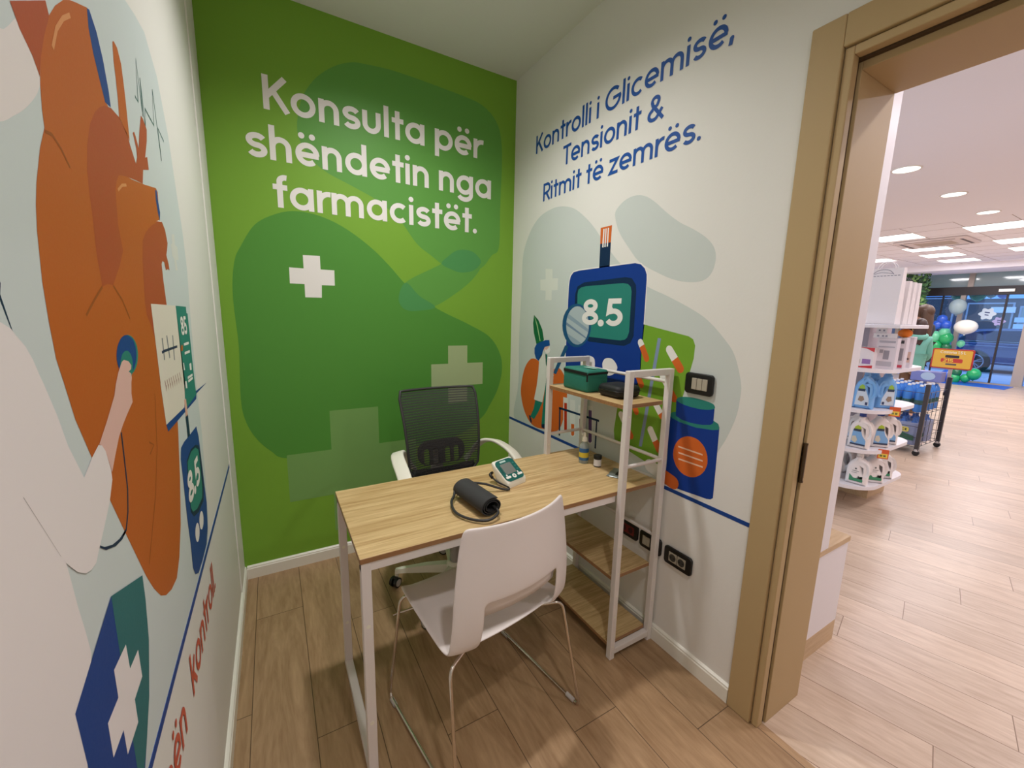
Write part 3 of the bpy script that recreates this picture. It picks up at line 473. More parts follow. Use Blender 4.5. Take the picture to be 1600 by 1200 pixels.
('L','heart_print','redL',6,0,0,[(-1.479,1.750),(-1.443,1.760),(-1.400,1.762),(-1.358,1.750),(-1.342,1.731),(-1.316,1.709),(-1.301,1.725),(-1.299,1.741),(-1.312,1.766),(-1.301,1.772),(-1.293,1.767),(-1.278,1.749),(-1.259,1.781),(-1.224,1.829),(-1.209,1.829),(-1.182,1.816),(-1.195,1.789),(-1.230,1.745),(-1.209,1.753),(-1.208,1.727),(-1.261,1.713),(-1.280,1.681),(-1.330,1.675),(-1.387,1.666),(-1.422,1.660),(-1.447,1.654),(-1.464,1.641),(-1.478,1.623),(-1.489,1.568),(-1.480,1.526),(-1.512,1.497),(-1.557,1.466),(-1.583,1.466),(-1.607,1.461),(-1.612,1.508),(-1.607,1.558),(-1.606,1.595),(-1.602,1.623),(-1.587,1.659),(-1.562,1.694),(-1.533,1.720),(-1.506,1.737)]),
('L','heart_print','redL',6,0,0,[(-1.763,1.737),(-1.666,1.792),(-1.661,1.778),(-1.685,1.746),(-1.706,1.712),(-1.716,1.688),(-1.728,1.704),(-1.750,1.719)]),
('L','heart_print','orangeL',6,0,0,[(-1.380,1.890),(-1.371,1.895),(-1.353,1.893),(-1.338,1.874),(-1.337,1.842),(-1.338,1.807),(-1.344,1.741),(-1.364,1.748),(-1.387,1.760),(-1.399,1.760),(-1.391,1.794),(-1.388,1.831),(-1.388,1.856)]),
('L','heart_print','blueL',7,0,0,[(-1.504,1.873),(-1.493,1.877),(-1.470,1.859),(-1.454,1.828),(-1.444,1.787),(-1.443,1.761),(-1.472,1.757),(-1.485,1.780),(-1.502,1.814),(-1.509,1.845)]),
('L','heart_print','blueL',7,0,0,[(-1.166,1.696),(-1.151,1.698),(-1.149,1.678),(-1.140,1.652),(-1.154,1.631),(-1.165,1.647),(-1.172,1.673)]),
('L','heart_print','redL',7,0,0,[(-1.176,1.626),(-1.132,1.633),(-1.105,1.618),(-1.093,1.589),(-1.109,1.571),(-1.124,1.558),(-1.109,1.538),(-1.106,1.524),(-1.129,1.525),(-1.149,1.520),(-1.157,1.538),(-1.176,1.539),(-1.189,1.531),(-1.190,1.492),(-1.185,1.439),(-1.260,1.420),(-1.341,1.375),(-1.351,1.395),(-1.377,1.418),(-1.379,1.439),(-1.358,1.519),(-1.337,1.563),(-1.302,1.584),(-1.245,1.606)]),
('L','heart_print','white',8,0,0,[(-1.192,1.624),(-1.165,1.631),(-1.135,1.632)]),
('L','heart_print','peachL',8,2,0.006,[(-1.585,1.820),(-1.614,1.801),(-1.643,1.774),(-1.665,1.742)]),
('L','heart_print','peachL',8,2,0.005,[(-1.464,1.626),(-1.435,1.641),(-1.407,1.648)]),
('L','heart_print','darkorange',8,2,0.004,[(-1.726,1.628),(-1.707,1.631),(-1.685,1.622),(-1.665,1.606)]),
('L','heart_print','darkorange',8,2,0.004,[(-1.557,1.465),(-1.521,1.445),(-1.491,1.413)]),
('L','heart_print','darkorange',8,2,0.004,[(-1.607,1.461),(-1.644,1.443),(-1.684,1.421)]),
('L','heart_print','darkorange',8,2,0.003,[(-1.390,1.264),(-1.423,1.162),(-1.476,1.084),(-1.567,0.996)]),
('L','heart_print','darkorange',8,2,0.004,[(-1.472,1.188),(-1.442,1.174),(-1.477,1.166)]),
('L','pulse_line_print','darkteal',4,2,0.006,[(-1.256,1.853),(-1.234,1.851),(-1.210,1.943),(-1.204,1.834),(-1.191,1.915),(-1.192,1.816),(-1.174,1.861),(-1.098,1.854),(-1.068,1.944),(-1.052,1.790),(-1.052,1.864),(-0.993,1.853)]),
('L','cross_print','palecross',4,0,0,[(-1.028,1.620),(-0.988,1.626),(-0.995,1.598),(-0.960,1.597),(-0.967,1.562),(-1.000,1.559),(-0.994,1.532),(-1.026,1.530),(-1.026,1.558),(-1.050,1.564),(-1.051,1.593),(-1.032,1.596)]),
('L','stethoscope_print','teal',9,0,0,[(-1.472,1.348),(-1.477,1.341),(-1.485,1.334),(-1.496,1.328),(-1.508,1.324),(-1.520,1.322),(-1.533,1.321),(-1.546,1.322),(-1.557,1.324),(-1.567,1.328),(-1.575,1.333),(-1.581,1.339),(-1.584,1.345),(-1.585,1.352),(-1.583,1.359),(-1.579,1.366),(-1.573,1.372),(-1.564,1.377),(-1.554,1.382),(-1.542,1.385),(-1.530,1.387),(-1.517,1.387),(-1.504,1.385),(-1.493,1.382),(-1.483,1.377),(-1.476,1.371),(-1.471,1.364),(-1.470,1.356)]),
('L','stethoscope_print','blueL',10,0,0,[(-1.482,1.350),(-1.487,1.342),(-1.495,1.336),(-1.505,1.330),(-1.516,1.326),(-1.528,1.324),(-1.540,1.323),(-1.552,1.324),(-1.563,1.326),(-1.572,1.330),(-1.579,1.334),(-1.585,1.340),(-1.588,1.346),(-1.589,1.353),(-1.587,1.360),(-1.583,1.366),(-1.577,1.372),(-1.569,1.377),(-1.559,1.382),(-1.548,1.385),(-1.536,1.387),(-1.524,1.387),(-1.512,1.385),(-1.502,1.382),(-1.492,1.378),(-1.486,1.372),(-1.482,1.365),(-1.480,1.357)]),
('L','stethoscope_print','teal',11,0,0,[(-1.512,1.333),(-1.515,1.328),(-1.520,1.323),(-1.526,1.319),(-1.534,1.315),(-1.542,1.313),(-1.549,1.313),(-1.557,1.313),(-1.564,1.315),(-1.570,1.318),(-1.574,1.321),(-1.577,1.326),(-1.579,1.331),(-1.579,1.336),(-1.578,1.341),(-1.575,1.346),(-1.570,1.351),(-1.565,1.355),(-1.558,1.359),(-1.550,1.361),(-1.543,1.362),(-1.535,1.362),(-1.528,1.361),(-1.521,1.358),(-1.516,1.355),(-1.512,1.350),(-1.510,1.345),(-1.510,1.339)]),
('L','stethoscope_print','navy',9,2,0.005,[(-1.614,1.244),(-1.617,1.200),(-1.621,1.155),(-1.634,1.123),(-1.652,1.103),(-1.669,1.101)]),
('L','stethoscope_print','navy',9,0,0,[(-1.656,1.104),(-1.654,1.100),(-1.674,1.098),(-1.701,1.102),(-1.736,1.115),(-1.756,1.130),(-1.753,1.131),(-1.739,1.121),(-1.712,1.110),(-1.683,1.104)]),
('L','chart_card_print','blueL',9,0,0,[(-0.678,1.177),(-0.913,1.179),(-0.922,1.165),(-1.317,1.167),(-1.327,1.185),(-1.104,1.196)]),
('L','chart_card_print','cardwhite',10,0,0,[(-1.335,1.440),(-1.081,1.438),(-1.067,1.237),(-1.115,1.179),(-1.328,1.185),(-1.336,1.275),(-1.334,1.278)]),
('L','chart_card_print','teal',10,0,0,[(-1.081,1.438),(-0.931,1.436),(-0.934,1.418),(-0.916,1.417),(-0.920,1.215),(-0.914,1.177),(-1.096,1.171),(-1.085,1.227)]),
('L','chart_card_print','navyL',12,2,0.006,[(-1.290,1.337),(-1.265,1.338),(-1.119,1.337)]),
('L','chart_card_print','greyL',11,2,0.01,[(-1.272,1.367),(-1.273,1.319)]),
('L','chart_card_print','greyL',11,2,0.01,[(-1.224,1.370),(-1.219,1.318)]),
('L','chart_card_print','greyL',11,2,0.01,[(-1.159,1.367),(-1.170,1.308)]),
('L','chart_card_print','mauveL',11,2,0.006,[(-1.294,1.276),(-1.291,1.266),(-1.287,1.253),(-1.284,1.264)]),
('L','chart_card_print','mauveL',11,2,0.006,[(-1.273,1.275),(-1.270,1.266),(-1.266,1.252),(-1.263,1.263)]),
('L','chart_card_print','mauveL',11,2,0.006,[(-1.252,1.275),(-1.248,1.265),(-1.244,1.251),(-1.241,1.262)]),
('L','chart_card_print','mauveL',11,2,0.006,[(-1.229,1.274),(-1.226,1.264),(-1.221,1.250),(-1.218,1.262)]),
('L','chart_card_print','mauveL',11,2,0.006,[(-1.206,1.274),(-1.202,1.264),(-1.197,1.250),(-1.194,1.261)]),
('L','chart_card_print','mauveL',11,2,0.006,[(-1.181,1.273),(-1.177,1.263),(-1.172,1.248),(-1.169,1.260)]),
('L','chart_card_print','mauveL',11,2,0.006,[(-1.155,1.273),(-1.151,1.262),(-1.145,1.247),(-1.143,1.259)]),
('L','chart_card_print','mauveL',11,2,0.006,[(-1.129,1.272),(-1.124,1.262),(-1.118,1.246),(-1.115,1.258)]),
('L','chart_card_print','white',11,2,0.007,[(-1.025,1.335),(-0.949,1.334)]),
('L','chart_card_print','white',11,2,0.007,[(-1.028,1.311),(-0.947,1.310)]),
('L','chart_card_print','white',11,2,0.007,[(-1.023,1.243),(-0.943,1.241)]),
('L','chart_card_print','white',11,2,0.007,[(-1.020,1.233),(-0.946,1.232)]),
('L','chart_card_print','orangeL',11,0,0,[(-1.044,1.327),(-1.048,1.323),(-1.054,1.321),(-1.060,1.320),(-1.067,1.320),(-1.071,1.322),(-1.073,1.326),(-1.073,1.329),(-1.069,1.333),(-1.063,1.335),(-1.057,1.337),(-1.050,1.336),(-1.046,1.334),(-1.043,1.331)]),
('L','chart_card_print','white',11,0,0,[(-1.065,1.290),(-1.054,1.288),(-1.050,1.268),(-1.065,1.270)]),
('L','chart_card_print','white',11,0,0,[(-1.065,1.240),(-1.045,1.238),(-1.045,1.218),(-1.065,1.221)]),
('L','chart_card_print','white',11,0,0,[(-0.976,1.277),(-0.945,1.276),(-0.948,1.256),(-0.975,1.258)]),
('L','glucose_meter_print','peachL2',11,0,0,[(-1.108,1.197),(-1.081,1.196),(-1.079,1.152),(-1.109,1.151)]),
('L','glucose_meter_print','navy',11,0,0,[(-1.112,1.153),(-1.079,1.152),(-1.080,1.095),(-1.114,1.098)]),
('L','glucose_meter_print','blueL',10,0,0,[(-0.973,1.093),(-0.952,1.055),(-0.947,0.969),(-0.936,0.840),(-0.965,0.769),(-1.012,0.741),(-1.099,0.738),(-1.171,0.742),(-1.212,0.762),(-1.231,0.791),(-1.226,0.854),(-1.231,0.920),(-1.227,1.014),(-1.226,1.075),(-1.209,1.098),(-1.163,1.101),(-1.094,1.097)]),
('L','glucose_meter_print','navy',11,0,0,[(-1.161,1.049),(-1.093,1.059),(-1.017,1.050),(-0.968,1.033),(-0.951,1.000),(-0.956,0.900),(-0.988,0.867),(-1.079,0.873),(-1.151,0.892),(-1.184,0.920),(-1.177,0.987)]),
('L','glucose_meter_print','teal',12,0,0,[(-1.153,1.043),(-1.093,1.052),(-1.026,1.044),(-0.980,1.024),(-0.983,0.911),(-1.002,0.884),(-1.097,0.890),(-1.154,0.907),(-1.177,0.930),(-1.171,0.984)]),
('L','glucose_meter_print','white',11,0,0,[(-1.022,0.821),(-1.029,0.814),(-1.039,0.811),(-1.051,0.810),(-1.063,0.812),(-1.074,0.818),(-1.082,0.825),(-1.086,0.833),(-1.087,0.842),(-1.084,0.850),(-1.077,0.856),(-1.067,0.860),(-1.056,0.861),(-1.044,0.859),(-1.033,0.855),(-1.024,0.847),(-1.019,0.838),(-1.018,0.829)]),
('L','glucose_meter_print','white',11,0,0,[(-1.101,0.822),(-1.107,0.816),(-1.117,0.812),(-1.127,0.811),(-1.138,0.813),(-1.147,0.818),(-1.154,0.825),(-1.158,0.833),(-1.159,0.842),(-1.156,0.850),(-1.149,0.856),(-1.140,0.860),(-1.130,0.861),(-1.119,0.859),(-1.109,0.854),(-1.102,0.847),(-1.098,0.839),(-1.097,0.830)]),
('L','logo_print','blueL',15,0,0,[(-1.611,1.002),(-1.744,1.052),(-1.881,1.003),(-1.874,0.926),(-1.844,0.866),(-1.741,0.692),(-1.721,0.742),(-1.698,0.768),(-1.658,0.817),(-1.623,0.892)]),
('L','logo_print','teal2',16,0,0,[(-1.611,1.002),(-1.744,1.052),(-1.744,0.972),(-1.748,0.863),(-1.746,0.817),(-1.746,0.774),(-1.723,0.748),(-1.698,0.768),(-1.658,0.817),(-1.623,0.892),(-1.612,0.958)]),
('L','logo_print','coatleft',17,0,0,[(-1.720,0.960),(-1.771,0.962),(-1.771,0.920),(-1.812,0.921),(-1.812,0.870),(-1.771,0.869),(-1.770,0.828),(-1.718,0.828),(-1.718,0.867),(-1.676,0.869),(-1.677,0.917),(-1.718,0.919)]),
]

def strip_poly(q, w):
    P_ = [Vector(p) for p in q]; L_ = []; R_ = []
    for i in range(len(P_)):
        t = (P_[min(i+1,len(P_)-1)]-P_[max(i-1,0)]).normalized(); n = Vector((-t.y,t.x)); L_.append(P_[i]+n*w/2); R_.append(P_[i]-n*w/2)
    return [[L_[i],L_[i+1],R_[i+1],R_[i]] for i in range(len(P_)-1)]
prints = {}
for wall, part, col, layer, sm, hw, q in MURAL: prints.setdefault((wall, part), []).append((col, layer, sm, hw, q))
PRINT_LABEL = {('G','cross_print'):'white cross', ('G','cross_print.1'):'pale sage cross', ('G','cross_print.2'):'large faint green cross', ('R','glucose_meter_print'):'large blue glucose meter reading 8.5', ('L','glucose_meter_print'):'narrow blue glucose meter reading 8.5', ('L','heart_print'):'orange and rust red heart', ('R','medicine_bottle_print'):'blue medicine bottle with orange disc', ('R','tablet_card_print'):'lime green card of capsules'}
for (wall, part), items in prints.items():
    bm = B(); cols = []
    for col, layer, sm, hw, q in items:
        if col not in cols: cols.append(col)
        if sm == 1: q = [(p.x,p.y) for p in catmull([(a,b,0) for a,b in q], 6, True)]
        polys = strip_poly(q, hw) if sm == 2 else [q]
        for po in polys:
            vs_ = []
            for p in po:
                co = Vector(FW[wall](p[0], p[1], 0.0001+0.00006*layer))
                if not vs_ or (vs_[-1].co-co).length > 1e-5: vs_.append(bm.verts.new(co))
            if len(vs_) > 2:
                f = bm.faces.new(vs_); f.material_index = cols.index(col); f.normal_update()
    bmesh.ops.triangulate(bm, faces=bm.faces, ngon_method='EAR_CLIP')
    o = obj(part.split('.')[0], bm, [PM[c] for c in cols], WP[wall])
    if (wall, part) in PRINT_LABEL: o['label'] = PRINT_LABEL[(wall, part)]
bm = B(); box(bm, (W-0.0009,-1.713,ZL-0.008), (W,-0.002,ZL+0.008)); obj('line_print', bm, PM['blueL'], wall_right)
bm = B(); box(bm, (0,-3.0,ZL-0.008), (0.0010,-0.24,ZL+0.008)); obj('line_print', bm, PM['blueL'], wall_left)
G = FW['G']; R = FW['R']; L = FW['L']
for s, a, b, z, cap in (('Konsulta për',.243,1.386,2.368,.150),('shëndetin nga',.160,1.453,2.147,.152),('farmacistët.',.258,1.357,1.932,.150)):
    lettering('lettering', s, G, a, b, z, cap, PM['white'], 0.168, wall_back)['label'] = 'white words ' + s
for s, a, b, z, cap in (('Kontrolli i Glicemisë,',-.246,-1.456,2.370,.098),('Tensionit &',-.515,-1.178,2.231,.098),('Ritmit të zemrës.',-.337,-1.361,2.088,.096)):
    lettering('lettering', s, R, a, b, z, cap, PM['text'], 0.145, wall_right)['label'] = 'blue words ' + s
lettering('lettering', '8.5', R, -.745, -1.020, 1.393, .130, PM['white'], 0.19, wall_right, dot=.13)['label'] = 'white digits 8.5'
lettering('lettering', '8.5', L, -1.185, -1.008, 0.937, .080, PM['white'], 0.2, wall_left, dot=.14)['label'] = 'white digits 8.5'
lettering('lettering', '85', L, -1.043, -0.958, 1.360, .050, PM['white'], 0.18, wall_left)['label'] = 'white digits 85'
lettering('lettering', 'kontroll.', L, -1.380, -0.938, 0.553, .100, PM['textred'], 0.15, wall_left)['label'] = 'red word kontroll'
lettering('lettering', 'nën', L, -1.642, -1.462, 0.553, .100, PM['textred'], 0.15, wall_left)['label'] = 'red word nën'
# ================================================================== SWITCH AND SOCKETS
GREYM = mat('grey_switch_module', (176,168,150), 0.4)
def plate(name, label, cat, y, z, w, h, kind, group=None):
    t = thing(name, label, cat, (W,y,z), 0, group)     # local x towards the room is -x
    bm = flat2d(rrect(w, h, 0.014), (), 0.012, 0.004); xform(bm, Matrix.Rotation(PI/2,4,'Z') @ Matrix.Translation((0,0.0065,0))); obj('faceplate', bm, BLACKP, t, True, 40)
    if kind == 'switch':
        for i in range(3):
            bm = B(); box(bm, (-0.017,-0.006-0.034+i*0.0225+0.001,-0.022), (-0.012,-0.006-0.034+(i+1)*0.0225-0.001,0.022), 0.0015); obj('rocker', bm, GREYM, t)
    elif kind == 'socket':
        for i in range(2):
            c = -0.021+i*0.042
            bm = B(); box(bm, (-0.0145,c-0.0195,-0.021), (-0.012,c+0.0195,0.021), 0.001); m_ = obj('outlet', bm, GREYM, t)
            bm = B(); cyl(bm, (-0.0152,c,0), (-0.013,c,0), 0.016, 20); obj('recess', bm, mat('socket_recess', (60,58,54), 0.5), m_)
            bm = B(); cyl(bm, (-0.016,c-0.008,0), (-0.0145,c-0.008,0), 0.003, 10); cyl(bm, (-0.016,c+0.008,0), (-0.0145,c+0.008,0), 0.003, 10); obj('pin_hole', bm, BLACKM, m_)
    elif kind == 'red':
        bm = B(); box(bm, (-0.0145,-0.04,-0.021), (-0.012,0.04,0.021), 0.001); m_ = obj('outlet', bm, mat('red_outlet', (110,26,28), 0.4), t)
        for c in (-0.02,0.02):
            bm = B(); cyl(bm, (-0.0152,c,0), (-0.013,c,0), 0.014, 20); obj('recess', bm, mat('red_recess', (50,14,16), 0.5), m_)
    elif kind == 'switch2':
        for i in range(2):
            bm = B(); box(bm, (-0.0155,-0.002+i*0.021,-0.021), (-0.012,0.018+i*0.021,0.021), 0.001); obj('rocker', bm, GREYM, t)
    return t
plate('light_switch', 'black wall plate with three grey rockers above the printed blue bottle', 'switch', -1.459, 1.189, 0.120, 0.082, 'switch')
plate('power_socket', 'black double socket plate nearest the door frame, low on the wall', 'socket', -1.442, 0.440, 0.134, 0.078, 'socket')
plate('power_socket', 'black plate with two pale modules half behind the shelf post, low on the wall', 'socket', -1.297, 0.443, 0.120, 0.078, 'switch2')
plate('power_socket', 'black plate with red outlets seen between the shelf posts', 'socket', -1.164, 0.447, 0.120, 0.078, 'red')
# ================================================================== DESK WITH SHELVES
t = thing('office_desk', 'oak-topped desk on white steel legs with a four-tier shelf tower at the wall', 'desk', (0.38,-1.07,0))
def dl(p): return (p[0]-0.38, p[1]+1.07, p[2])
def dbox(bm, a, b, bev=0.0015): return box(bm, dl(a), dl(b), bev, 1)
X0, X1, Y0, Y1 = 0.38, 1.600, -1.324, -0.819
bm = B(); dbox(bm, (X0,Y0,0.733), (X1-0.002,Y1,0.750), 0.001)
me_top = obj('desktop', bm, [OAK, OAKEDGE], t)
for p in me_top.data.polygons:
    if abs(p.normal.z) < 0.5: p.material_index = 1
FZ = 0.7325
bm = B(); dbox(bm, (X0+0.003,Y0+0.004,FZ-0.028), (1.355,Y0+0.030,FZ)); dbox(bm, (X0+0.003,Y1-0.030,FZ-0.028), (1.355,Y1-0.004,FZ)); obj('apron', bm, STEELW, t)
for y0 in (Y0+0.003, Y1-0.031):
    bm = B(); dbox(bm, (X0+0.003,y0,0.0), (X0+0.031,y0+0.028,FZ)); lg = obj('leg', bm, STEELW, t)
    for z in (0.20,0.53):
        bm = B(); c = dl((X0+0.017,y0-0.0008,z)); cyl(bm, c, (c[0],c[1]+0.002,c[2]), 0.0065, 12); obj('screw_cap', bm, PLASTI, lg)
bm = B(); dbox(bm, (X0+0.003,Y0+0.03,0.0), (X0+0.031,Y1-0.03,0.028)); obj('foot_rail', bm, STEELW, t)
# tower
PX0, PX1 = 1.356, 1.606
def tower_frame(y):   # posts joined by a bar at the top
    for x in (PX0, PX1-0.025):
        bm = B(); dbox(bm, (x,y,0), (x+0.025,y+0.025,1.236)); pst = obj('post', bm, STEELW, t)
        for z in (0.06,0.20,0.30,0.40,0.52,0.64,0.80,1.06):
            bm = B(); c = dl((x+0.0125, y-0.0006, z)); cyl(bm, c, (c[0],c[1]+0.002,c[2]), 0.0042, 10); obj('screw_cap', bm, PLASTI, pst)
    bm = B(); dbox(bm, (PX0+0.025,y,1.211), (PX1-0.025,y+0.025,1.236)); obj('top_bar', bm, STEELW, t)
tower_frame(-1.350); tower_frame(-0.835)
for y in (-1.338,-0.822):
    bm = B(); cyl(bm, dl((PX0+0.02,y,0.852)), dl((PX1-0.02,y,0.852)), 0.0075, 12); obj('side_rod', bm, STEELW, t, True, 40)
for z in (1.181,0.850,0.503):
    bm = B(); cyl(bm, dl((PX1-0.0125,-1.33,z)), dl((PX1-0.0125,-0.83,z)), 0.0075, 12); obj('back_rod', bm, STEELW, t, True, 40)
for z in (1.085,0.357,0.050):
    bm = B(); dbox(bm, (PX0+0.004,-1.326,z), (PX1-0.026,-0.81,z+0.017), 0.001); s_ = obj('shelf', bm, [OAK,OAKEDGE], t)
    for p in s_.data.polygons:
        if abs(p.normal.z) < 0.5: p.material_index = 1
for z in (0.022,):
    for y in (-1.350,-0.835):
        bm = B(); dbox(bm, (PX0+0.025,y,z), (PX1-0.025,y+0.025,z+0.026)); obj('shelf_support', bm, STEELW, t)
# ================================================================== VISITOR CHAIR (white shell, chrome sled base)
t = thing('visitor_chair', 'white plastic shell chair on a chrome sled base with its back to us', 'chair', (0.807,-1.263,0), 0.166)
prof = [(.238,.418),(.232,.434),(.215,.443),(.16,.441),(.09,.436),(.02,.431),(-.05,.427),(-.10,.426),(-.128,.432),(-.146,.448),(-.154,.475),(-.158,.51),(-.160,.545),(-.161,.580),(-.161,.60),(-.160,.66),(-.158,.71),(-.157,.76),(-.157,.80),(-.158,.826),(-.160,.838)]
halfw = [.205,.214,.222,.228,.232,.236,.240,.243,.244,.244,.243,.241,.239,.237,.236,.230,.224,.217,.209,.203,.192]
bow =   [0,0,0,0,0,0,.004,.012,.026,.040,.050,.055,.058,.058,.058,.056,.054,.052,.050,.049,.047]
NS = 16; bm = B(); grid = []
for (py, pz), hw_, bw in zip(prof, halfw, bow):
    row = []
    for i in range(NS+1):
        s = -1+2*i/NS; dip = 0.010*(1-s*s) if pz < .445 and py > -.1 else 0
        edge = 0.010*max(0,abs(s)-.86)/.14 if pz < .445 else 0
        row.append(bm.verts.new((s*hw_, py-bw*(1-abs(s)**2.2), pz-dip+edge)))
    grid.append(row)
for j in range(len(prof)-1):
    for i in range(NS):
        if 8 <= j <= 13 and 3 <= i <= NS-4: continue
        bm.faces.new((grid[j][i],grid[j][i+1],grid[j+1][i+1],grid[j+1][i]))
shell = obj('seat_shell', bm, PLASTW, t, True)
md = shell.modifiers.new('thickness','SOLIDIFY'); md.thickness = 0.011; md.offset = 0
md = shell.modifiers.new('smooth','SUBSURF'); md.levels = 2; md.render_levels = 2
bm = B(); band = []
for j, (py, pz) in enumerate(((-.152,.606),(-.140,.588),(-.134,.568),(-.132,.548))):
    row = []
    for i in range(13):
        s = -.66+1.32*i/12; row.append(bm.verts.new((s*.238, py-.056*(1-abs(s)**2.2), pz)))
    band.append(row)
for j in range(3):
    for i in range(12): bm.faces.new((band[j][i],band[j][i+1],band[j+1][i+1],band[j+1][i]))
lb = obj('lumbar_band', bm, PLASTW, t, True); md = lb.modifiers.new('thickness','SOLIDIFY'); md.thickness = 0.007
RR = 0.0058
for sx in (-1,1):
    path = [(sx*.10,.19,.415),(sx*.225,.215,.415),(sx*.265,.238,.012),(sx*.265,-.236,.0065),(sx*.238,-.150,.402),(sx*.12,-.10,.408)]
    bm = B(); tube(bm, fillet(path, 0.03, 5), RR, 10); fr = obj('sled_frame', bm, CHROME, t, True, 40)
    for y in (.205,-.19):
        bm = B(); tube(bm, [(sx*.265,y-.018,.0085),(sx*.265,y+.018,.0085)], 0.0085, 10); obj('glide', bm, mat('clear_nylon', (190,182,176), 0.3), fr, True, 40)
bm = B(); tube(bm, fillet([(-.247,.232,.345),(-.15,.215,.345),(-.12,.21,.405),(.12,.21,.405),(.15,.215,.345),(.247,.232,.345)], .02, 4), 0.0045, 8); obj('cross_bar', bm, CHROME, t, True, 40)
bm = B(); tube(bm, [(-.12,-.10,.408),(0,-.10,.405),(.12,-.10,.408)], RR, 8); obj('seat_bar', bm, CHROME, t, True, 40)
# ================================================================== OFFICE CHAIR (black mesh back, white arms)
t = thing('office_chair', 'swivel chair with black mesh back and white arms behind the desk', 'chair', (0.972,-0.58,0), 0.0)
def mesh_fabric():
    m = bpy.data.materials.new('black_mesh_fabric'); m.use_nodes = True; nt = m.node_tree; b = nt.nodes['Principled BSDF']; L_ = nt.links
    b.inputs['Base Color'].default_value = rgb(46,44,44); b.inputs['Roughness'].default_value = 0.7
    tc = nt.nodes.new('ShaderNodeTexCoord'); wv = nt.nodes.new('ShaderNodeTexWave'); wv.bands_direction = 'Z'; wv.inputs['Scale'].default_value = 24; wv.inputs['Distortion'].default_value = 0.35; wv.inputs['Detail'].default_value = 1
    L_.new(tc.outputs['Object'], wv.inputs['Vector'])
    mr = nt.nodes.new('ShaderNodeMapRange'); mr.inputs['To Min'].default_value = 0.5; mr.inputs['To Max'].default_value = 0.98; L_.new(wv.outputs['Fac'], mr.inputs['Value']); L_.new(mr.outputs[0], b.inputs['Alpha'])
    return m
bm = B(); rows = []
NZ, NX = 16, 14
def back_pt(s, v):    # v 0 bottom .. 1 top ; local, chair faces -y
    z = .585+.445*v; hw_ = (.192+.026*v) if v > .06 else .168+.4*v
    if v > .97: hw_ -= .012
    y = .165+.105*v+.035*math.sin(PI*v)*-1 + .030*(s*s)*-1
    sag = -.012*(1-s*s)*(1-v)**2*2
    return Vector((s*hw_, y, z+sag))
for j in range(NZ+1):
    rows.append([bm.verts.new(back_pt(-1+2*i/NX, j/NZ)) for i in range(NX+1)])
for j in range(NZ):
    for i in range(NX): bm.faces.new((rows[j][i],rows[j][i+1],rows[j+1][i+1],rows[j+1][i]))
mb = obj('mesh_back', bm, mesh_fabric(), t, True)
rim = [back_pt(-1+2*i/14, 0) for i in range(15)]+[back_pt(1, j/12) for j in range(1,13)]+[back_pt(1-2*i/14, 1) for i in range(1,15)]+[back_pt(-1, 1-j/12) for j in range(1,12)]
DG = mat('charcoal_frame', (52,50,50), 0.5)
bm = B(); sweep(bm, rim, circ(.007,8,.006), True); obj('back_frame', bm, DG, t, True)
bm = B(); sweep(bm, [back_pt(-1+2*i/14, .03)+Vector((0,.012,0)) for i in range(15)], circ(.03,10,.012), False); obj('bottom_rail', bm, BLACKM, t, True)
# lumbar pad behind the mesh with its slots
lum = rrect(.270,.135,.06); hl = [rrect(.030,.085,.012,4,dx,-.022) for dx in (-.085,-.034,.034,.085)]
bm = flat2d(lum, hl, .014, .004); xform(bm, Matrix.Translation((0,.192,.690)) @ Matrix.Rotation(math.radians(-8),4,'X')); obj('lumbar_support', bm, mat('grey_lumbar', (84,82,80), 0.5), t, True, 40)
bm = B(); sweep(bm, catmull([(0,.02,.42),(0,.16,.43),(0,.255,.52),(0,.265,.64),(0,.235,.74)],5), [(a*1.0,b) for a,b in rrect(.02,.07,.008,3)]); obj('back_spine', bm, PLASTW, t, True, 40)
for sx in (-1,1):
    pts = catmull([(sx*.150,.215,.610),(sx*.195,.205,.665),(sx*.235,.165,.722),(sx*.268,.090,.742),(sx*.285,.00,.738),(sx*.292,-.10,.716),(sx*.292,-.180,.660),(sx*.278,-.20,.56),(sx*.262,-.17,.495),(sx*.225,-.10,.455)],5)
    bm = B(); sweep(bm, pts, rrect(.018,.062,.008,3), upv=(sx*.3,0,1)); obj('armrest', bm, PLASTI, t, True, 50)
bm = B(); ss = flat2d(rrect(.46,.46,.09), (), .07, .03); xform(ss, Matrix.Translation((0,-.05,.475)) @ Matrix.Rotation(PI/2,4,'X')); obj('seat', ss, mat('black_seat_fabric', (30,30,31), 0.85, bump=0.4, bscale=400), t, True, 50); bm.free()
bm = B(); box(bm, (-.09,-.12,.405), (.09,.08,.44), .01); obj('seat_mechanism', bm, DG, t)
bm = B(); cyl(bm, (0,0,.10), (0,0,.26), .028, 20); cyl(bm, (0,0,.26), (0,0,.41), .018, 16); obj('gas_column', bm, mat('grey_column', (168,164,160), 0.3), t, True, 40)
base = B(); lathe(base, [(.0,.085),(.045,.085),(.048,.13),(.036,.15),(0,.15)], 24); star = obj('base_hub', base, PLASTI, t, True, 40)
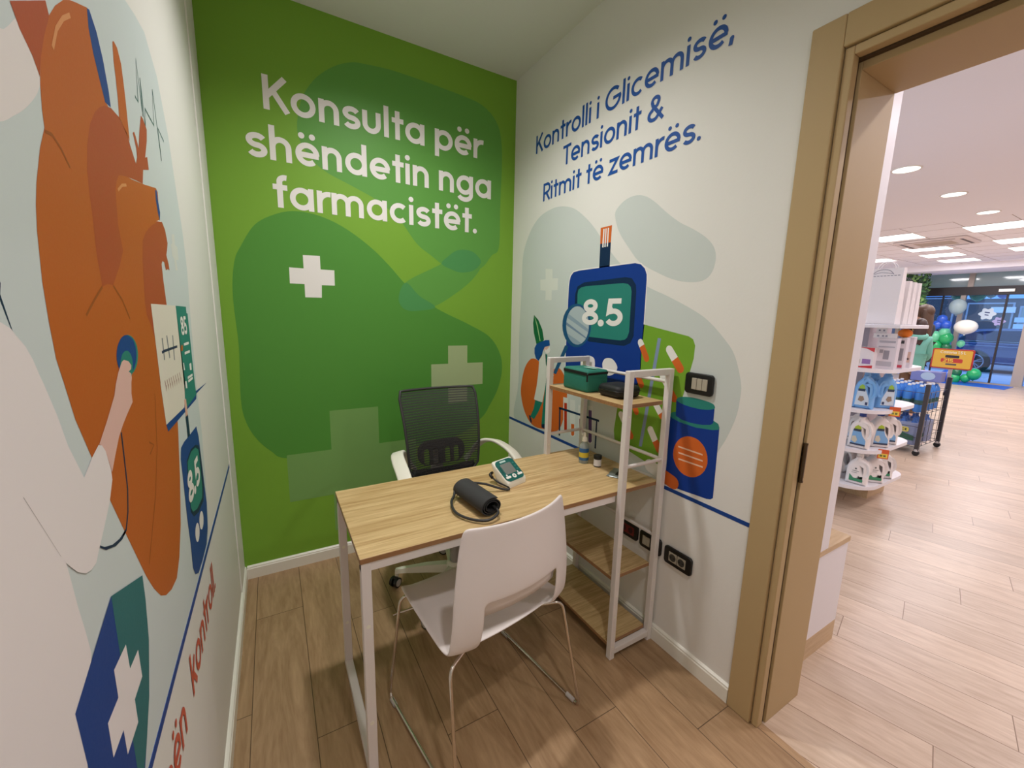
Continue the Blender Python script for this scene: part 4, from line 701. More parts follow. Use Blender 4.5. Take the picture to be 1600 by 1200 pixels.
for k, a in enumerate((152,222,294,6,78)):
    a = math.radians(a); d = Vector((math.cos(a), math.sin(a), 0)); n = Vector((-d.y,d.x,0))
    bm = B(); secs = [(.035,.026,.090,.135),(.15,.022,.088,.125),(.27,.016,.080,.104),(.315,.014,.074,.094)]
    rings = []
    for r_, hw_, za, zb_ in secs:
        rings.append([bm.verts.new(d*r_+n*s*hw_+Vector((0,0,z))) for s, z in ((-1,za),(1,za),(.75,zb_),(-.75,zb_))])
    for A, D in zip(rings, rings[1:]):
        for q in range(4): bm.faces.new((A[q],A[(q+1)%4],D[(q+1)%4],D[q]))
    bm.faces.new(rings[0][::-1]); bm.faces.new(rings[-1]); obj('base_arm', bm, PLASTI, t)
    c = d*.308
    bm = B(); cyl(bm, (c.x,c.y,.05), (c.x,c.y,.078), .010, 12)
    cs = obj('caster', bm, PLASTI, t, True, 40)
    w_ = Vector((math.cos(a+1.1), math.sin(a+1.1), 0)); tr = Vector((-w_.y,w_.x,0))
    cc = c+w_*.012+Vector((0,0,.027))
    bm = B()
    for s in (-1,1): cyl(bm, cc+tr*s*.006, cc+tr*s*.021, .026, 20)
    box(bm, (cc.x-.012,cc.y-.012,cc.z), (cc.x+.012,cc.y+.012,cc.z+.03), .004); obj('caster_wheel', bm, BLACKP, cs, True, 40)
    for s in (-1,1):
        bm = B(); cyl(bm, cc+tr*s*.021, cc+tr*s*.0225, .019, 18); obj('wheel_disc', bm, mat('wheel_disc_grey', (190,186,182), 0.4), cs, True, 40)
# ================================================================== ON THE DESK
DT = 0.7502
TEAL = mat('device_teal', (22,96,88), 0.3)
t = thing('blood_pressure_monitor', 'white and teal tilted-screen blood pressure monitor on the desktop', 'blood pressure monitor', (1.034,-1.090,DT), 0.30)
side = [(.0,.0),(.0,.018),(.005,.026),(.088,.084),(.096,.086),(.101,.078),(.060,.0)]
bm = flat2d([(y,z) for y,z in side], (), .112, .007); xform(bm, Matrix.Translation((0,0,0)) @ Matrix.Rotation(PI/2,4,'Z')); bmesh.ops.translate(bm, verts=bm.verts, vec=(0,0,.0))
obj('housing', bm, PLASTI, t, True, 40)
ang = math.atan2(.058,.083); FM = Matrix.Translation((0,.005,.0265)) @ Matrix.Rotation(ang,4,'X')   # local face frame: x across, y up the face, z out
def face(loop, z0, z1, name, m, parent, smooth=False):
    bm = B(); prism(bm, loop, z0, z1); xform(bm, FM); return obj(name, bm, m, parent, smooth)
fp = face(rrect(.104,.104,.020,6,0,.050), -.002, .0022, 'front_panel', TEAL, t)
sc = face(rrect(.060,.052,.004,3,-.004,.056), .002, .0028, 'screen', mat('lcd_grey', (120,124,118), 0.25), fp)
face([(-.044,.042),(-.041,.042),(-.041,.072),(-.044,.072)], .0022, .0026, 'scale_mark', mat('lcd_dark', (20,40,38), 0.4), fp)
WH = mat('white_button', (240,238,230), 0.4)
for cx_, w_, h_ in ((-.034,.027,.010),(.033,.027,.010)): face(rrect(w_,h_,.004,3,cx_,.017), .0022, .0036, 'button', WH, fp)
face(circ(.010,18) and [(a-.001,b+.016) for a,b in circ(.010,18)], .0022, .0036, 'button', WH, fp)
face([(a-.001,b+.016) for a,b in circ(.004,14)], .0036, .0042, 'power_mark', mat('grey_mark', (120,130,128), 0.4), fp)
for cx_ in (-.036,.030): face([(cx_-.004,.024),(cx_+.004,.024),(cx_+.002,.032),(cx_-.002,.032)], .0022, .0028, 'user_icon', WH, fp)
face(rrect(.034,.008,.002,2,-.008,.092), .0022, .0027, 'brand_mark', mat('pale_mark', (190,214,206), 0.4), fp)
for k in range(3): face(rrect(.010,.005,.001,2,.040,.074-k*.016), .0022, .0026, 'memory_mark', mat('dim_mark', (60,130,120), 0.4), fp)
GREYF = mat('charcoal_cuff_cloth', (52,51,52), 0.75, bump=0.3, bscale=500)
t = thing('arm_cuff', 'rolled charcoal arm cuff with its rubber hose lying on the desktop', 'blood pressure cuff', (0.812,-1.185,DT), 0.05)
bm = B(); pts = []
for i in range(64):     # spiral roll in the xz plane, extruded along y
    a = i/63*2*PI*2.6; r = .0405-.0105*(i/63)*2.0; pts.append((r*1.12*math.cos(a+1.0), r*.84*math.sin(a+1.0)))
th = .0032
for y0, y1 in ((-.088,.110),):
    pa = [[bm.verts.new((p[0]*(1-th*s/.03), y, .0345+p[1]*(1-th*s/.03))) for p in pts] for s in (0,1) for y in (y0,y1)]
    A0, A1, B0, B1 = pa
    for i in range(63):
        bm.faces.new((A0[i],A0[i+1],A1[i+1],A1[i])); bm.faces.new((B0[i],B1[i],B1[i+1],B0[i+1])); bm.faces.new((A0[i],B0[i],B0[i+1],A0[i+1])); bm.faces.new((A1[i],A1[i+1],B1[i+1],B1[i]))
    bm.faces.new((A0[0],A1[0],B1[0],B0[0])); bm.faces.new((A0[63],B0[63],B1[63],A1[63]))
xform(bm, Matrix.Rotation(0.06,4,'Z')); obj('cuff_roll', bm, GREYF, t, True, 40)
hose = catmull([(.020,-.07,.030),(.018,-.110,.020),(-.03,-.125,.012),(-.075,-.085,.010),(-.098,-.02,.011),(-.082,.05,.014),(-.055,.085,.022),(-.04,.108,.034),(-.02,.125,.040),(.03,.118,.040),(.085,.10,.030),(.125,.075,.016),(.155,.06,.007),(.17,.055,.008)],6)
bm = B(); tube(bm, [Vector(p) for p in hose], .0048, 10); obj('hose', bm, mat('charcoal_rubber', (48,47,47), 0.5), t, True)
bm = B(); tube(bm, catmull([(.17,.055,.008),(.172,.075,.010),(.158,.115,.014),(.148,.150,.024)],5), .0035, 10); obj('hose_end', bm, BLACKP, t, True)
bm = B(); tube(bm, fillet([(.148,.150,.024),(.143,.166,.034),(.160,.172,.037)],.008,4), .0062, 10); obj('plug', bm, BLACKP, t, True)
t = thing('spray_bottle', 'small clear spray bottle with blue and yellow label at the back of the desktop', 'bottle', (1.452,-1.005,DT))
bm = B(); lathe(bm, [(0,0),(.021,.0),(.0225,.004),(.0225,.075),(.020,.088),(.012,.100),(.011,.108),(0,.108)], 24); obj('bottle', bm, clear('clear_bottle_plastic', (214,222,214), 0.6, 0.1), t, True, 40)
for z0, z1, m_ in ((.016,.030,mat('label_blue',(52,104,150),0.4)),(.030,.054,mat('label_yellow',(214,190,60),0.4)),(.054,.074,mat('label_blue2',(44,96,150),0.4))):
    bm = B(); lathe(bm, [(.0228,z0),(.0232,z0),(.0232,z1),(.0228,z1)], 24); obj('label', bm, m_, t, True, 40)
bm = B(); lathe(bm, [(0,.106),(.0135,.106),(.0125,.122),(.0105,.126),(.0075,.128),(.0075,.148),(0,.149)], 20); box(bm, (-.019,-.004,.136), (-.004,.004,.146), .002); obj('spray_head', bm, PLASTI, t, True, 40)
t = thing('pill_jar', 'short white-labelled jar with a black screw cap beside the spray bottle', 'jar', (1.476,-1.075,DT))
bm = B(); lathe(bm, [(0,0),(.0165,0),(.017,.003),(.017,.040),(0,.040)], 24); obj('jar', bm, mat('dark_jar', (40,40,44), 0.3), t, True, 40)
bm = B(); lathe(bm, [(.0172,.006),(.0176,.006),(.0176,.036),(.0172,.036)], 24); obj('label', bm, mat('label_white', (222,220,222), 0.5), t, True, 40)
bm = B(); lathe(bm, [(0,.040),(.019,.040),(.019,.053),(.0175,.055),(0,.055)], 24); obj('lid', bm, BLACKP, t, True, 40)
t = thing('foil_packet', 'small grey and black foil packet lying behind the front shelf post', 'packet', (1.492,-1.185,DT), 0.5)
bm = B(); n_ = 8
gv = [[bm.verts.new((-.055+.11*i/n_, -.030+.06*j/4, .003+.0015*math.sin(i*1.7+j)*math.sin(j*1.3)+.004*math.sin(PI*i/n_)*math.sin(PI*j/4))) for j in range(5)] for i in range(n_+1)]
for i in range(n_):
    for j in range(4): f = bm.faces.new((gv[i][j],gv[i+1][j],gv[i+1][j+1],gv[i][j+1])); f.material_index = 1 if j == 1 and 1 < i < 7 else 0
pk = obj('pouch', bm, [mat('foil_grey', (150,158,156), 0.3, metal=0.3), mat('packet_black', (34,40,44), 0.4)], t, True); md = pk.modifiers.new('thickness','SOLIDIFY'); md.thickness = .002; md.offset = 1
# on the top shelf
TS = 1.1022
t = thing('toiletry_bag', 'green fabric box bag with a black zip on the top shelf', 'bag', (1.452,-0.985,TS), 0.0)
GB = mat('green_bag_cloth', (34,116,98), 0.7, bump=0.5, bscale=300)
bm = B(); box(bm, (-.062,-.088,0), (.062,.088,.100), .012, 3)
for v in bm.verts:
    v.co.z += .003*math.sin(v.co.x*60+v.co.y*45) if v.co.z > .05 else 0
bt = obj('bag_body', bm, GB, t, True, 60)
bm = B(); sweep(bm, [(-.0635,.080,.086),(-.0635,-.0,.085),(-.0635,-.084,.083)], rrect(.014,.003,.001,2)); sweep(bm, [(-.060,-.0895,.083),(.0,-.0895,.085),(.055,-.0895,.086)], rrect(.010,.003,.001,2)); obj('zip', bm, BLACKM, t)
bm = B(); box(bm, (-.068,-.092,.050), (-.062,-.086,.084), .002); obj('zip_pull', bm, BLACKM, t)
bm = B(); box(bm, (-.012,-.070,.1035), (.012,.0,.1042)); obj('printed_mark', bm, mat('pale_print', (176,214,196), 0.5), t)
t = thing('zip_case', 'flat black zip case beside the green bag on the top shelf', 'bag', (1.478,-1.178,TS), 0.0)
bm = flat2d(rrect(.135,.140,.03), (), .050, .018, 3); xform(bm, Matrix.Translation((0,0,.027)) @ Matrix.Rotation(PI/2,4,'X')); obj('case_body', bm, BLACKM, t, True, 50)
bm = B(); sweep(bm, [(a,b,.030) for a,b in rrect(.136,.141,.03)], circ(.003,6), True); obj('zip', bm, BLACKP, t, True)
# ================================================================== THE SHOP BEYOND THE DOORWAY
SW = mat('shop_white_board', (232,228,232), 0.4); SHOPWALL = mat('shop_wall_paint', (228,220,218), 0.6, spec=0.3)
bm = B(); box(bm, (W+0.24,-5.2,H), (15.62,3.4,H+0.1)); struct('ceiling.001', bm, SHOPCEIL)
bm = B(); box(bm, (W+0.24,3.4,-0.05), (15.8,3.55,H+0.1)); struct('wall_shop_left', bm, SHOPWALL)
bm = B(); box(bm, (W+0.24,-5.35,-0.05), (15.8,-5.2,H+0.1)); struct('wall_shop_right', bm, SHOPWALL)
bm = B(); box(bm, (14.32,-5.2,2.735), (15.50,3.4,H)); struct('trim_1', bm, SHOPCEIL)
# ceiling tile joints are thin grooves: dark strips let into the ceiling
bm = B()
for y in (.27,.85,-.31,-.85,1.45): box(bm, (8.58,y-.004,H-.0015), (14.32,y+.004,H+.001))
for x in (8.58,9.10,9.72,10.3,10.9,11.5,12.1,12.75,13.3,13.9): box(bm, (x-.004,-.85 if x > 8.6 else -.31,H-.0015), (x+.004,1.45,H+.001))
struct('trim_2', bm, mat('ceiling_joint', (176,166,166), 0.8))
LAMP = emis('lamp_white', (255,252,250), 3.0)
for i, (x, y) in enumerate(DOWNLIGHTS):
    t = thing('ceiling_downlight', ['round ceiling downlight nearest the doorway','round ceiling downlight second from the doorway','round ceiling downlight third from the doorway'][i], 'ceiling light', (x,y,H), 0, 'round downlights in the shop ceiling')
    bm = B(); lathe(bm, [(.098,0),(.112,0),(.110,-.006),(.098,-.006),(.098,0)], 36); obj('rim', bm, TRIMW, t, True, 40)
    bm = B(); lathe(bm, [(0,-.003),(.099,-.003),(.099,-.001),(0,-.001)], 36); obj('diffuser', bm, LAMP, t)
PL = ['square ceiling panel light left of the air conditioner, nearest the doorway','square ceiling panel light right of the air conditioner, nearest the doorway','square ceiling panel light directly beyond the air conditioner','square ceiling panel light second beyond the air conditioner','square ceiling panel light third beyond the air conditioner, by the soffit','square ceiling panel light at the right edge, second in the right row','square ceiling panel light at the right edge, third in the right row','square ceiling panel light above the tall paper bag, far left']
for i, (x, y) in enumerate(PANELS):
    t = thing('ceiling_panel_light', PL[i], 'ceiling light', (x,y,H), 0, 'square panel lights in the shop ceiling')
    bm = B(); box(bm, (-.298,-.298,-.006), (.298,.298,0)); obj('frame', bm, TRIMW, t)
    bm = B(); box(bm, (-.285,-.285,-.008), (.285,.285,-.006)); obj('diffuser', bm, LAMP, t)
t = thing('air_conditioner', 'square ceiling cassette air conditioner with a dark slot between the panel lights', 'air conditioner', (10.35,.30,H))
bm = flat2d(rrect(.88,.92,.06), (), .035, .01); xform(bm, Matrix.Translation((0,0,-.0175)) @ Matrix.Rotation(PI/2,4,'X')); obj('cover', bm, mat('ac_cover', (226,214,210), 0.5), t, True, 40)
bm = B()
for a, b in (((-.40,-.32),(-.36,.32)),((.36,-.32),(.40,.32)),((-.32,-.40),(.32,-.36)),((-.32,.36),(.32,.40))): box(bm, (a[0],a[1],-.0365), (b[0],b[1],-.034))
obj('air_slot', bm, mat('ac_slot', (92,82,80), 0.6), t)
bm = B(); box(bm, (-.22,-.24,-.037), (.22,.24,-.034)); obj('intake_grille', bm, mat('ac_grille', (186,172,160), 0.7), t)
# wall unit right behind the door jamb
t = thing('shelving_unit', 'white side panel on a white oak-topped base cabinet just past the door jamb', 'shelving unit', (2.2,-1.62,0))
bm = B(); box(bm, (-.31,-.138,.512), (-.058,.30,2.45), .002, 1); obj('side_panel', bm, SW, t)
bm = B(); box(bm, (-.31,-.1335,.10), (.148,.30,.488)); obj('base_cabinet', bm, SW, t)
bm = B(); box(bm, (-.31,-.138,.488), (.152,.30,.512), .001, 1); obj('base_top', bm, OAKTRIM, t)
bm = B(); box(bm, (-.31,-.134,0), (.147,.30,.10)); obj('plinth', bm, OAKTRIM, t)
# ------------------------------------------------------------------ display stand
t = thing('display_stand', 'white round-cornered display stand with open shelves of detergent jugs', 'display stand', (4.3,-.85,0))
def shelf_loop(x0, x1, y0, y1, r):   # rounded only at the two corners of the near end
    L_ = []
    for k in range(9): a = PI+ (PI/2)*k/8; L_.append((x0+r+r*math.cos(a), y0+r*1.0+r*math.sin(a)))
    for k in range(9): a = -PI/2+(PI/2)*k/8; L_.append((x1-.16+.16*math.cos(a), y0+.16+.16*math.sin(a)))
    return L_+[(x1,y1),(x0,y1)]
SHZ = [.215,.500,.805,1.108]
for z in SHZ:
    bm = B(); prism(bm, shelf_loop(-.40,.42,-.455,.45,.22), z-.026, z); obj('shelf', bm, SW, t)
bm = B(); box(bm, (-.42,-.495,1.404), (.12,.45,1.430), .004); obj('shelf', bm, SW, t)
bm = B(); box(bm, (.06,-.17,.189), (.50,.40,1.404)); obj('spine', bm, mat('grey_lilac_panel', (176,164,170), 0.6), t)
bm = B(); box(bm, (.08,-.327,0), (.42,.40,.189)); obj('plinth', bm, OAKTRIM, t)
# jugs
def jug_shape(w, h, hole):
    n = []
    for x, z in ((-.5,.0),(-.5,.03),(-.5,.45),(-.49,.60),(-.40,.74),(-.22,.85),(-.15,.90),(-.15,.96),(.13,.96),(.13,.90),(.24,.86),(.38,.77),(.47,.64),(.5,.48),(.5,.03),(.5,.0)): n.append((x*w, z*h))
    hl = [[(w*(.30+.085*math.cos(a)+ .05*math.sin(a)*-1), h*(.56+.15*math.sin(a))) for a in [2*PI*i/14 for i in range(14)]]] if hole else []
    return n, hl
def make_jug(name, label, bodycol, capcol, w, h, d, labels):
    t = thing(name, label, 'detergent jug')
    n, hl = jug_shape(w, h, True); bm = flat2d(n, hl, d, .024, 4); xform(bm, Matrix.Translation((0,0,0)))
    zmin = min(v.co.z for v in bm.verts)
    for v in bm.verts: v.co.z -= zmin
    obj('jug_body', bm, mat('jug_%d_%d_%d'%bodycol, bodycol, 0.35), t, True, 50)
    bm = B(); c = -.01*w; cyl(bm, (c,0,h*.95), (c,0,h*1.055), w*.16, 18); obj('cap', bm, mat('cap_%d_%d_%d'%capcol, capcol, 0.4), t, True, 40)
    for k, (loop, col) in enumerate(labels):
        for s in (-1,1):
            bm = B(); bm.faces.new([bm.verts.new((x*w, s*(d/2+.0008+.0006*k), z*h)) for x, z in loop]); obj('label', bm, mat('lab_%d_%d_%d'%col, col, 0.5), t)
    return t
LBL_BLUE = [([(-.36,.10),(.34,.10),(.30,.30),(.12,.52),(-.02,.60),(-.30,.52)],(206,220,232)),([(-.26,.56),(.06,.56),(.02,.66),(-.10,.70),(-.22,.64)],(150,190,70)),([(-.27,.50),(.08,.50),(.08,.57),(-.27,.57)],(40,60,90)),([(-.22,.24),(-.04,.20),(.1,.26),(.02,.36),(-.16,.36)],(150,130,110)),([(.16,.12),(.28,.12),(.28,.2),(.16,.2)],(50,62,96))]
LBL_WHITE = [([(-.34,.10),(.36,.10),(.36,.26),(.18,.40),(.08,.56),(-.28,.56)],(126,176,222)),([(-.24,.58),(.10,.58),(.06,.67),(-.08,.71),(-.2,.66)],(168,190,50)),([(-.25,.52),(.1,.52),(.1,.59),(-.25,.59)],(48,58,80)),([(-.30,.22),(-.1,.16),(-.02,.26),(-.12,.38),(-.28,.36)],(206,200,180)),([(-.34,.10),(.36,.10),(.36,.15),(-.34,.15)],(52,66,92))]
LBL_GREEN = [([(-.30,.12),(.34,.12),(.34,.20),(.10,.22),(-.1,.22),(-.30,.34)],(64,142,104)),([(-.20,.46),(.12,.46),(.12,.48),(-.20,.48)],(150,150,150)),([(-.08,.53),(0,.53),(0,.58),(-.08,.58)],(90,96,96)),([(-.22,.40),(.04,.40),(.04,.42),(-.22,.42)],(176,176,176)),([(.10,.27),(.17,.27),(.17,.31),(.10,.31)],(70,80,78))]
BLUEJ, WHITEJ = (120,176,230), (236,228,224)
jb = make_jug('detergent_jug', 'light blue jug facing the doorway, first on the third shelf of the display stand', BLUEJ, (124,180,232), .118, .262, .085, LBL_BLUE)
def at_(x, y, z): return (x, y, z)
jb.location = (4.02,-1.168,SHZ[2]); jb.rotation_euler = (0,0,-PI/2+.12); jb['group'] = 'blue detergent jugs'
dup(jb, (4.18,-1.235,SHZ[2]), 2.35, 'light blue jug turned sideways, nearest the rounded shelf end', 'blue detergent jugs')
dup(jb, (4.30,-1.12,SHZ[2]), 2.3, 'light blue jug behind the other two blue jugs', 'blue detergent jugs')
jw = make_jug('detergent_jug', 'white jug with blue cap facing the doorway, first on the second shelf', WHITEJ, (30,62,140), .128, .252, .085, LBL_WHITE)
jw.location = (4.02,-1.182,SHZ[1]); jw.rotation_euler = (0,0,-PI/2+.10); jw['group'] = 'white detergent jugs with blue caps'
dup(jw, (4.19,-1.235,SHZ[1]), -PI/2+.75, 'white jug with blue cap, middle of three along the second shelf edge', 'white detergent jugs with blue caps')
dup(jw, (4.36,-1.232,SHZ[1]), -PI/2+.60, 'white jug with blue cap beside the orange price tag of the second shelf', 'white detergent jugs with blue caps')
dup(jw, (4.22,-1.10,SHZ[1]), -PI/2+PI, 'white jug standing in the second row behind the first', 'white detergent jugs with blue caps')
jg = make_jug('detergent_jug', 'white jug with green label band facing the doorway on the bottom shelf', (238,232,230), (232,228,226), .130, .225, .085, LBL_GREEN)
jg.location = (4.04,-1.20,SHZ[0]); jg.rotation_euler = (0,0,-PI/2+.10); jg['group'] = 'white jugs with green labels'
dup(jg, (4.19,-1.24,SHZ[0]), -PI/2+.75, 'white jug with green label turned aside, front of the bottom shelf corner', 'white jugs with green labels')
dup(jg, (4.38,-1.235,SHZ[0]), -PI/2+.60, 'white jug with green label at the far bottom shelf end', 'white jugs with green labels')
dup(jg, (4.28,-1.12,SHZ[0]), -PI/2+.05, 'white jug with green label in the back row of the bottom shelf', 'white jugs with green labels')
t = thing('small_jug', 'small plain white loop-handled jug at the edge of the bottom display shelf', 'detergent jug', (4.04,-1.045,SHZ[0]), -PI/2)
n, hl = jug_shape(.10,.17,True); bm = flat2d(n, hl, .07, .018, 3); obj('jug_body', bm, mat('jug_plain', (238,234,232), 0.35), t, True, 50)
bm = B(); cyl(bm, (0,0,.16), (0,0,.18), .017, 14); obj('cap', bm, mat('jug_plain', (238,234,232), 0.35), t, True, 40)
t = thing('large_jug', 'large plain white jug with a round handle behind the small jug', 'detergent jug', (4.22,-1.015,SHZ[0]), -PI/2)
bm = flat2d([(.10*math.cos(a),.115+.115*math.sin(a)) for a in [2*PI*i/28 for i in range(28)]], [[(.055+.018*math.cos(a),.125+.05*math.sin(a)) for a in [2*PI*i/14 for i in range(14)]]], .09, .02, 3); obj('jug_body', bm, mat('jug_plain', (238,234,232), 0.35), t, True, 50)
bm = B(); cyl(bm, (-.02,0,.22), (-.02,0,.25), .022, 14); obj('cap', bm, mat('jug_plain', (238,234,232), 0.35), t, True, 40)
# price tags on the shelf edges
def price_tag(x, y, z, rz, label):
    t = thing('price_tag', label, 'price tag', (x,y,z), rz, 'orange price tags')
    bm = B(); box(bm, (-.032,-.0015,-.036), (.032,.0015,.036), .0006, 1); obj('card', bm, mat('tag_orange', (214,92,44), 0.5), t)
    bm = B(); box(bm, (-.026,-.0022,-.028), (.026,-.0015,.004)); obj('price_field', bm, mat('tag_yellow', (238,206,84), 0.5), t)
    bm = B()
    for k in range(2): box(bm, (-.018+k*.020,-.0028,-.020), (-.004+k*.020,-.0022,-.006))
    obj('price_print', bm, mat('tag_ink', (110,120,60), 0.5), t)
price_tag(4.10,-1.31,.472,-PI/2+.55,'orange and yellow price tag hanging under the second shelf corner')
price_tag(4.16,-1.315,.792,-PI/2+.55,'orange and yellow price tag hanging under the third shelf corner')
# boxes on the fourth shelf
def print_face(bm, a, b, axis, off): pass
t = thing('product_box', 'white and red carton on the fourth shelf beside the side panel', 'box', (4.0,-1.115,SHZ[3]), 0)
bm = B(); box(bm, (0,-.075,0), (.13,.065,.150), .002, 1); obj('carton', bm, mat('carton_white', (234,224,224), 0.5), t)
for nm, q, col in (('red_band',[(-.075,0),(.065,0),(.065,.018),(0,.010),(-.075,.022)],(206,44,50)),('red_corner',[(-.075,.150),(-.075,.118),(-.03,.142),(.03,.150)],(206,60,64)),('tablet_print',[(.0,.03),(.05,.03),(.055,.055),(.03,.07),(0,.06)],(214,200,186)),('violet_print',[(-.06,.03),(-.01,.03),(-.01,.065),(-.06,.065)],(150,110,170)),('dark_print',[(.045,.125),(.06,.125),(.06,.140),(.045,.140)],(60,40,50))):
    bm = B(); bm.faces.new([bm.verts.new((-.0008,y,z)) for y, z in q]); obj(nm, bm, mat('ink_'+nm, col, 0.5), t)
def carton(label, loc, w, h, d, rz, art):
    t = thing('product_box', label, 'box', loc, rz, 'grey printed cartons on the fourth shelf')
    bm = B(); box(bm, (0,-w/2,0), (d,w/2,h), .0015, 1); obj('carton', bm, mat('carton_grey', (222,214,220), 0.5), t)
    for nm, y0, y1, z0, z1, col in art:
        bm = B(); bm.faces.new([bm.verts.new((-.0008,y,z)) for y, z in ((y0,z0),(y1,z0),(y1,z1),(y0,z1))]); obj(nm, bm, mat('ink_%d'%col[0], col, 0.5), t)
carton('tall grey-white printed carton facing the doorway on the fourth shelf', (4.06,-1.235,SHZ[3]), .112, .222, .10, .12, [('picture_print',-.02,.012,.07,.135,(150,146,156)),('picture_print',.015,.035,.115,.14,(160,156,164)),('text_print',-.045,.045,.19,.205,(176,172,182)),('text_print',-.045,.045,.155,.165,(180,176,186)),('text_print',-.04,.045,.02,.055,(186,182,190))])
carton('narrow printed carton with a red foot mark, second from the rounded shelf end', (4.20,-1.275,SHZ[3]), .050, .226, .10, .12, [('picture_print',-.014,.010,.06,.15,(146,142,150)),('red_print',-.02,.016,.008,.028,(206,70,90)),('dark_print',-.012,.014,.185,.208,(60,64,70))])
carton('slim printed carton last at the rounded shelf end', (4.36,-1.272,SHZ[3]), .044, .232, .10, .12, [('picture_print',-.016,.008,.04,.12,(210,176,160)),('dark_print',-.01,.006,.06,.075,(70,72,84))])
t = thing('card_stack', 'two white printed cards standing on the printed cartons', 'price card', (4.07,-1.20,1.331), 0.0)
bm = B(); box(bm, (0,-.075,0), (.02,.055,.034)); obj('lower_card', bm, mat('card_white', (240,236,238), 0.5), t)
bm = B(); box(bm, (.02,-.012,.0), (.03,.05,.075)); obj('upper_card', bm, mat('card_white', (240,236,238), 0.5), t)
bm = B()
for y, z in ((.03,.055),(.005,.055),(.028,.015),(.0,.015),(-.02,.015)): box(bm, (-.0008 if z < .04 else .019,y-.006,z-.006), (.0201 if z > .04 else .0,y+.006,z+.006))
obj('card_print', bm, mat('card_ink', (150,150,164), 0.5), t)
t = thing('pumpkin_bucket', 'orange toy pumpkin bucket on the printed cartons below the paper bags', 'bucket', (4.27,-1.262,1.336))
bm = B(); ball(bm, (0,0,.032), .042, 1, 1, .78, 18, 10)
for v in bm.verts: 
    a = math.atan2(v.co.y, v.co.x); k = 1+.06*math.cos(8*a); v.co.x *= k; v.co.y *= k
obj('bucket', bm, mat('pumpkin_orange', (240,130,30), 0.45), t, True)
bm = B(); tube(bm, [(0,.04*math.cos(a),.05+.035*math.sin(a)) for a in [PI*i/12 for i in range(13)]], .0025, 6); obj('bucket_handle', bm, mat('handle_yellow', (206,196,110), 0.5), t)
# paper bags
BAGM = mat('white_bag_paper', (236,230,230), 0.6, bump=0.5, bscale=30)
def paper_bag(label, loc, w, h, d, handle, logo):
    t = thing('paper_bag', label, 'paper bag', loc, 0, 'white paper bags on the top shelf')
    bm = B(); n_ = 6; rows = []
    def ring(z, dd): return [(x,y) for x, y in ((0,-w/2),(d*dd*.5,-w/2+.004*(1-dd)*3),(d*dd,-w/2),(d*dd,w/2),(d*dd*.5,w/2-.004*(1-dd)*3),(0,w/2))]
    for z, dd in ((0,1),(.04,1),(h*.35,.9),(h*.7,.7),(h,.5)): rows.append([bm.verts.new((x+ (1-dd)*d*.25,y,z)) for x, y in ring(z, dd)])
    for A, D in zip(rows, rows[1:]):
        for i in range(6): bm.faces.new((A[i],A[(i+1)%6],D[(i+1)%6],D[i]))
    bm.faces.new(rows[0][::-1]); b_ = obj('bag', bm, BAGM, t)
    for x in (d*.14,d*.62):
        bm = B(); tube(bm, [(x,.05*math.cos(a),h-.01+.055*math.sin(a)) for a in [PI*i/10 for i in range(11)]], .003, 6); obj('bag_handle', bm, BAGM if handle else BLACKP, t)
    if logo:
        bm = B(); m_ = mat('bag_ink', (96,94,116), 0.6)
        # two drawn arches and a line of print on the front
        for pts in (catmull([(-.001+d*.125*.95,.075,h*.90),(-.001+d*.12,.04,h*.97),(-.001+d*.12,-.015,h*.965),(-.001+d*.12,-.045,h*.89)],5), [(d*.118,.065,h*.905),(d*.12,.025,h*.93),(d*.115,-.04,h*.90)]):
            sweep(bm, pts, [(.0012,.0012),(-.0012,.0012),(-.0012,-.0012),(.0012,-.0012)])
        for k in range(9): 
            y0 = .085-k*.019; box(bm, (d*.095,y0-.013,h*.862), (d*.112,y0,h*.872))
        obj('logo_print', bm, m_, t)
    return t
paper_bag('large white paper bag with drawn arch print facing the doorway on the top shelf', (3.95,-1.192,1.432), .190, .385, .10, True, True)
paper_bag('white paper bag directly behind the large one', (4.06,-1.203,1.432), .190, .30, .08, True, False)
paper_bag('white paper bag third in the row behind the large one', (4.145,-1.205,1.432), .190, .296, .08, False, False)
paper_bag('white paper bag last in the row, nearest the shelf end', (4.23,-1.207,1.432), .190, .295, .08, False, False)
# ------------------------------------------------------------------ water trolley
TROL = mat('anthracite_steel', (58,54,56), 0.45)
t = thing('bottle_trolley', 'anthracite wire trolley on casters holding water bottles', 'trolley', (6.62,-.62,0))
TX0, TX1, TY0, TY1 = -.34,.34,-.33,.33
for x in (TX0,TX1):
    for y in (TY0,TY1):
        bm = B(); box(bm, (x-.018,y-.018,.06), (x+.018,y+.018,.80 if x < 0 else .84), .002, 1); pst = obj('post', bm, TROL, t)
        bm = B(); cyl(bm, (x-.014,y,.032), (x+.014,y,.032), .030, 16); obj('caster', bm, BLACKP, pst, True, 40)
        bm = B(); cyl(bm, (x,y,.05), (x,y,.075), .022, 12); obj('caster_collar', bm, mat('caster_grey', (190,186,186), 0.4), pst, True, 40)
for z in (.095,.47):
    bm = B()
    for k in range(9): y = TY0+(TY1-TY0)*k/8; tube(bm, [(TX0,y,z),(TX1,y,z)], .003, 5)
    for k in range(5): x = TX0+(TX1-TX0)*k/4; tube(bm, [(x,TY0,z),(x,TY1,z)], .003, 5)
    obj('wire_shelf', bm, TROL, t)
bm = B()
for z in (.20,.32,.58,.70):
    tube(bm, [(TX0,TY0,z),(TX1,TY0,z)], .003, 5); tube(bm, [(TX0,TY0,z),(TX0,TY1,z)], .003, 5); tube(bm, [(TX1,TY0,z),(TX1,TY1,z)], .003, 5)
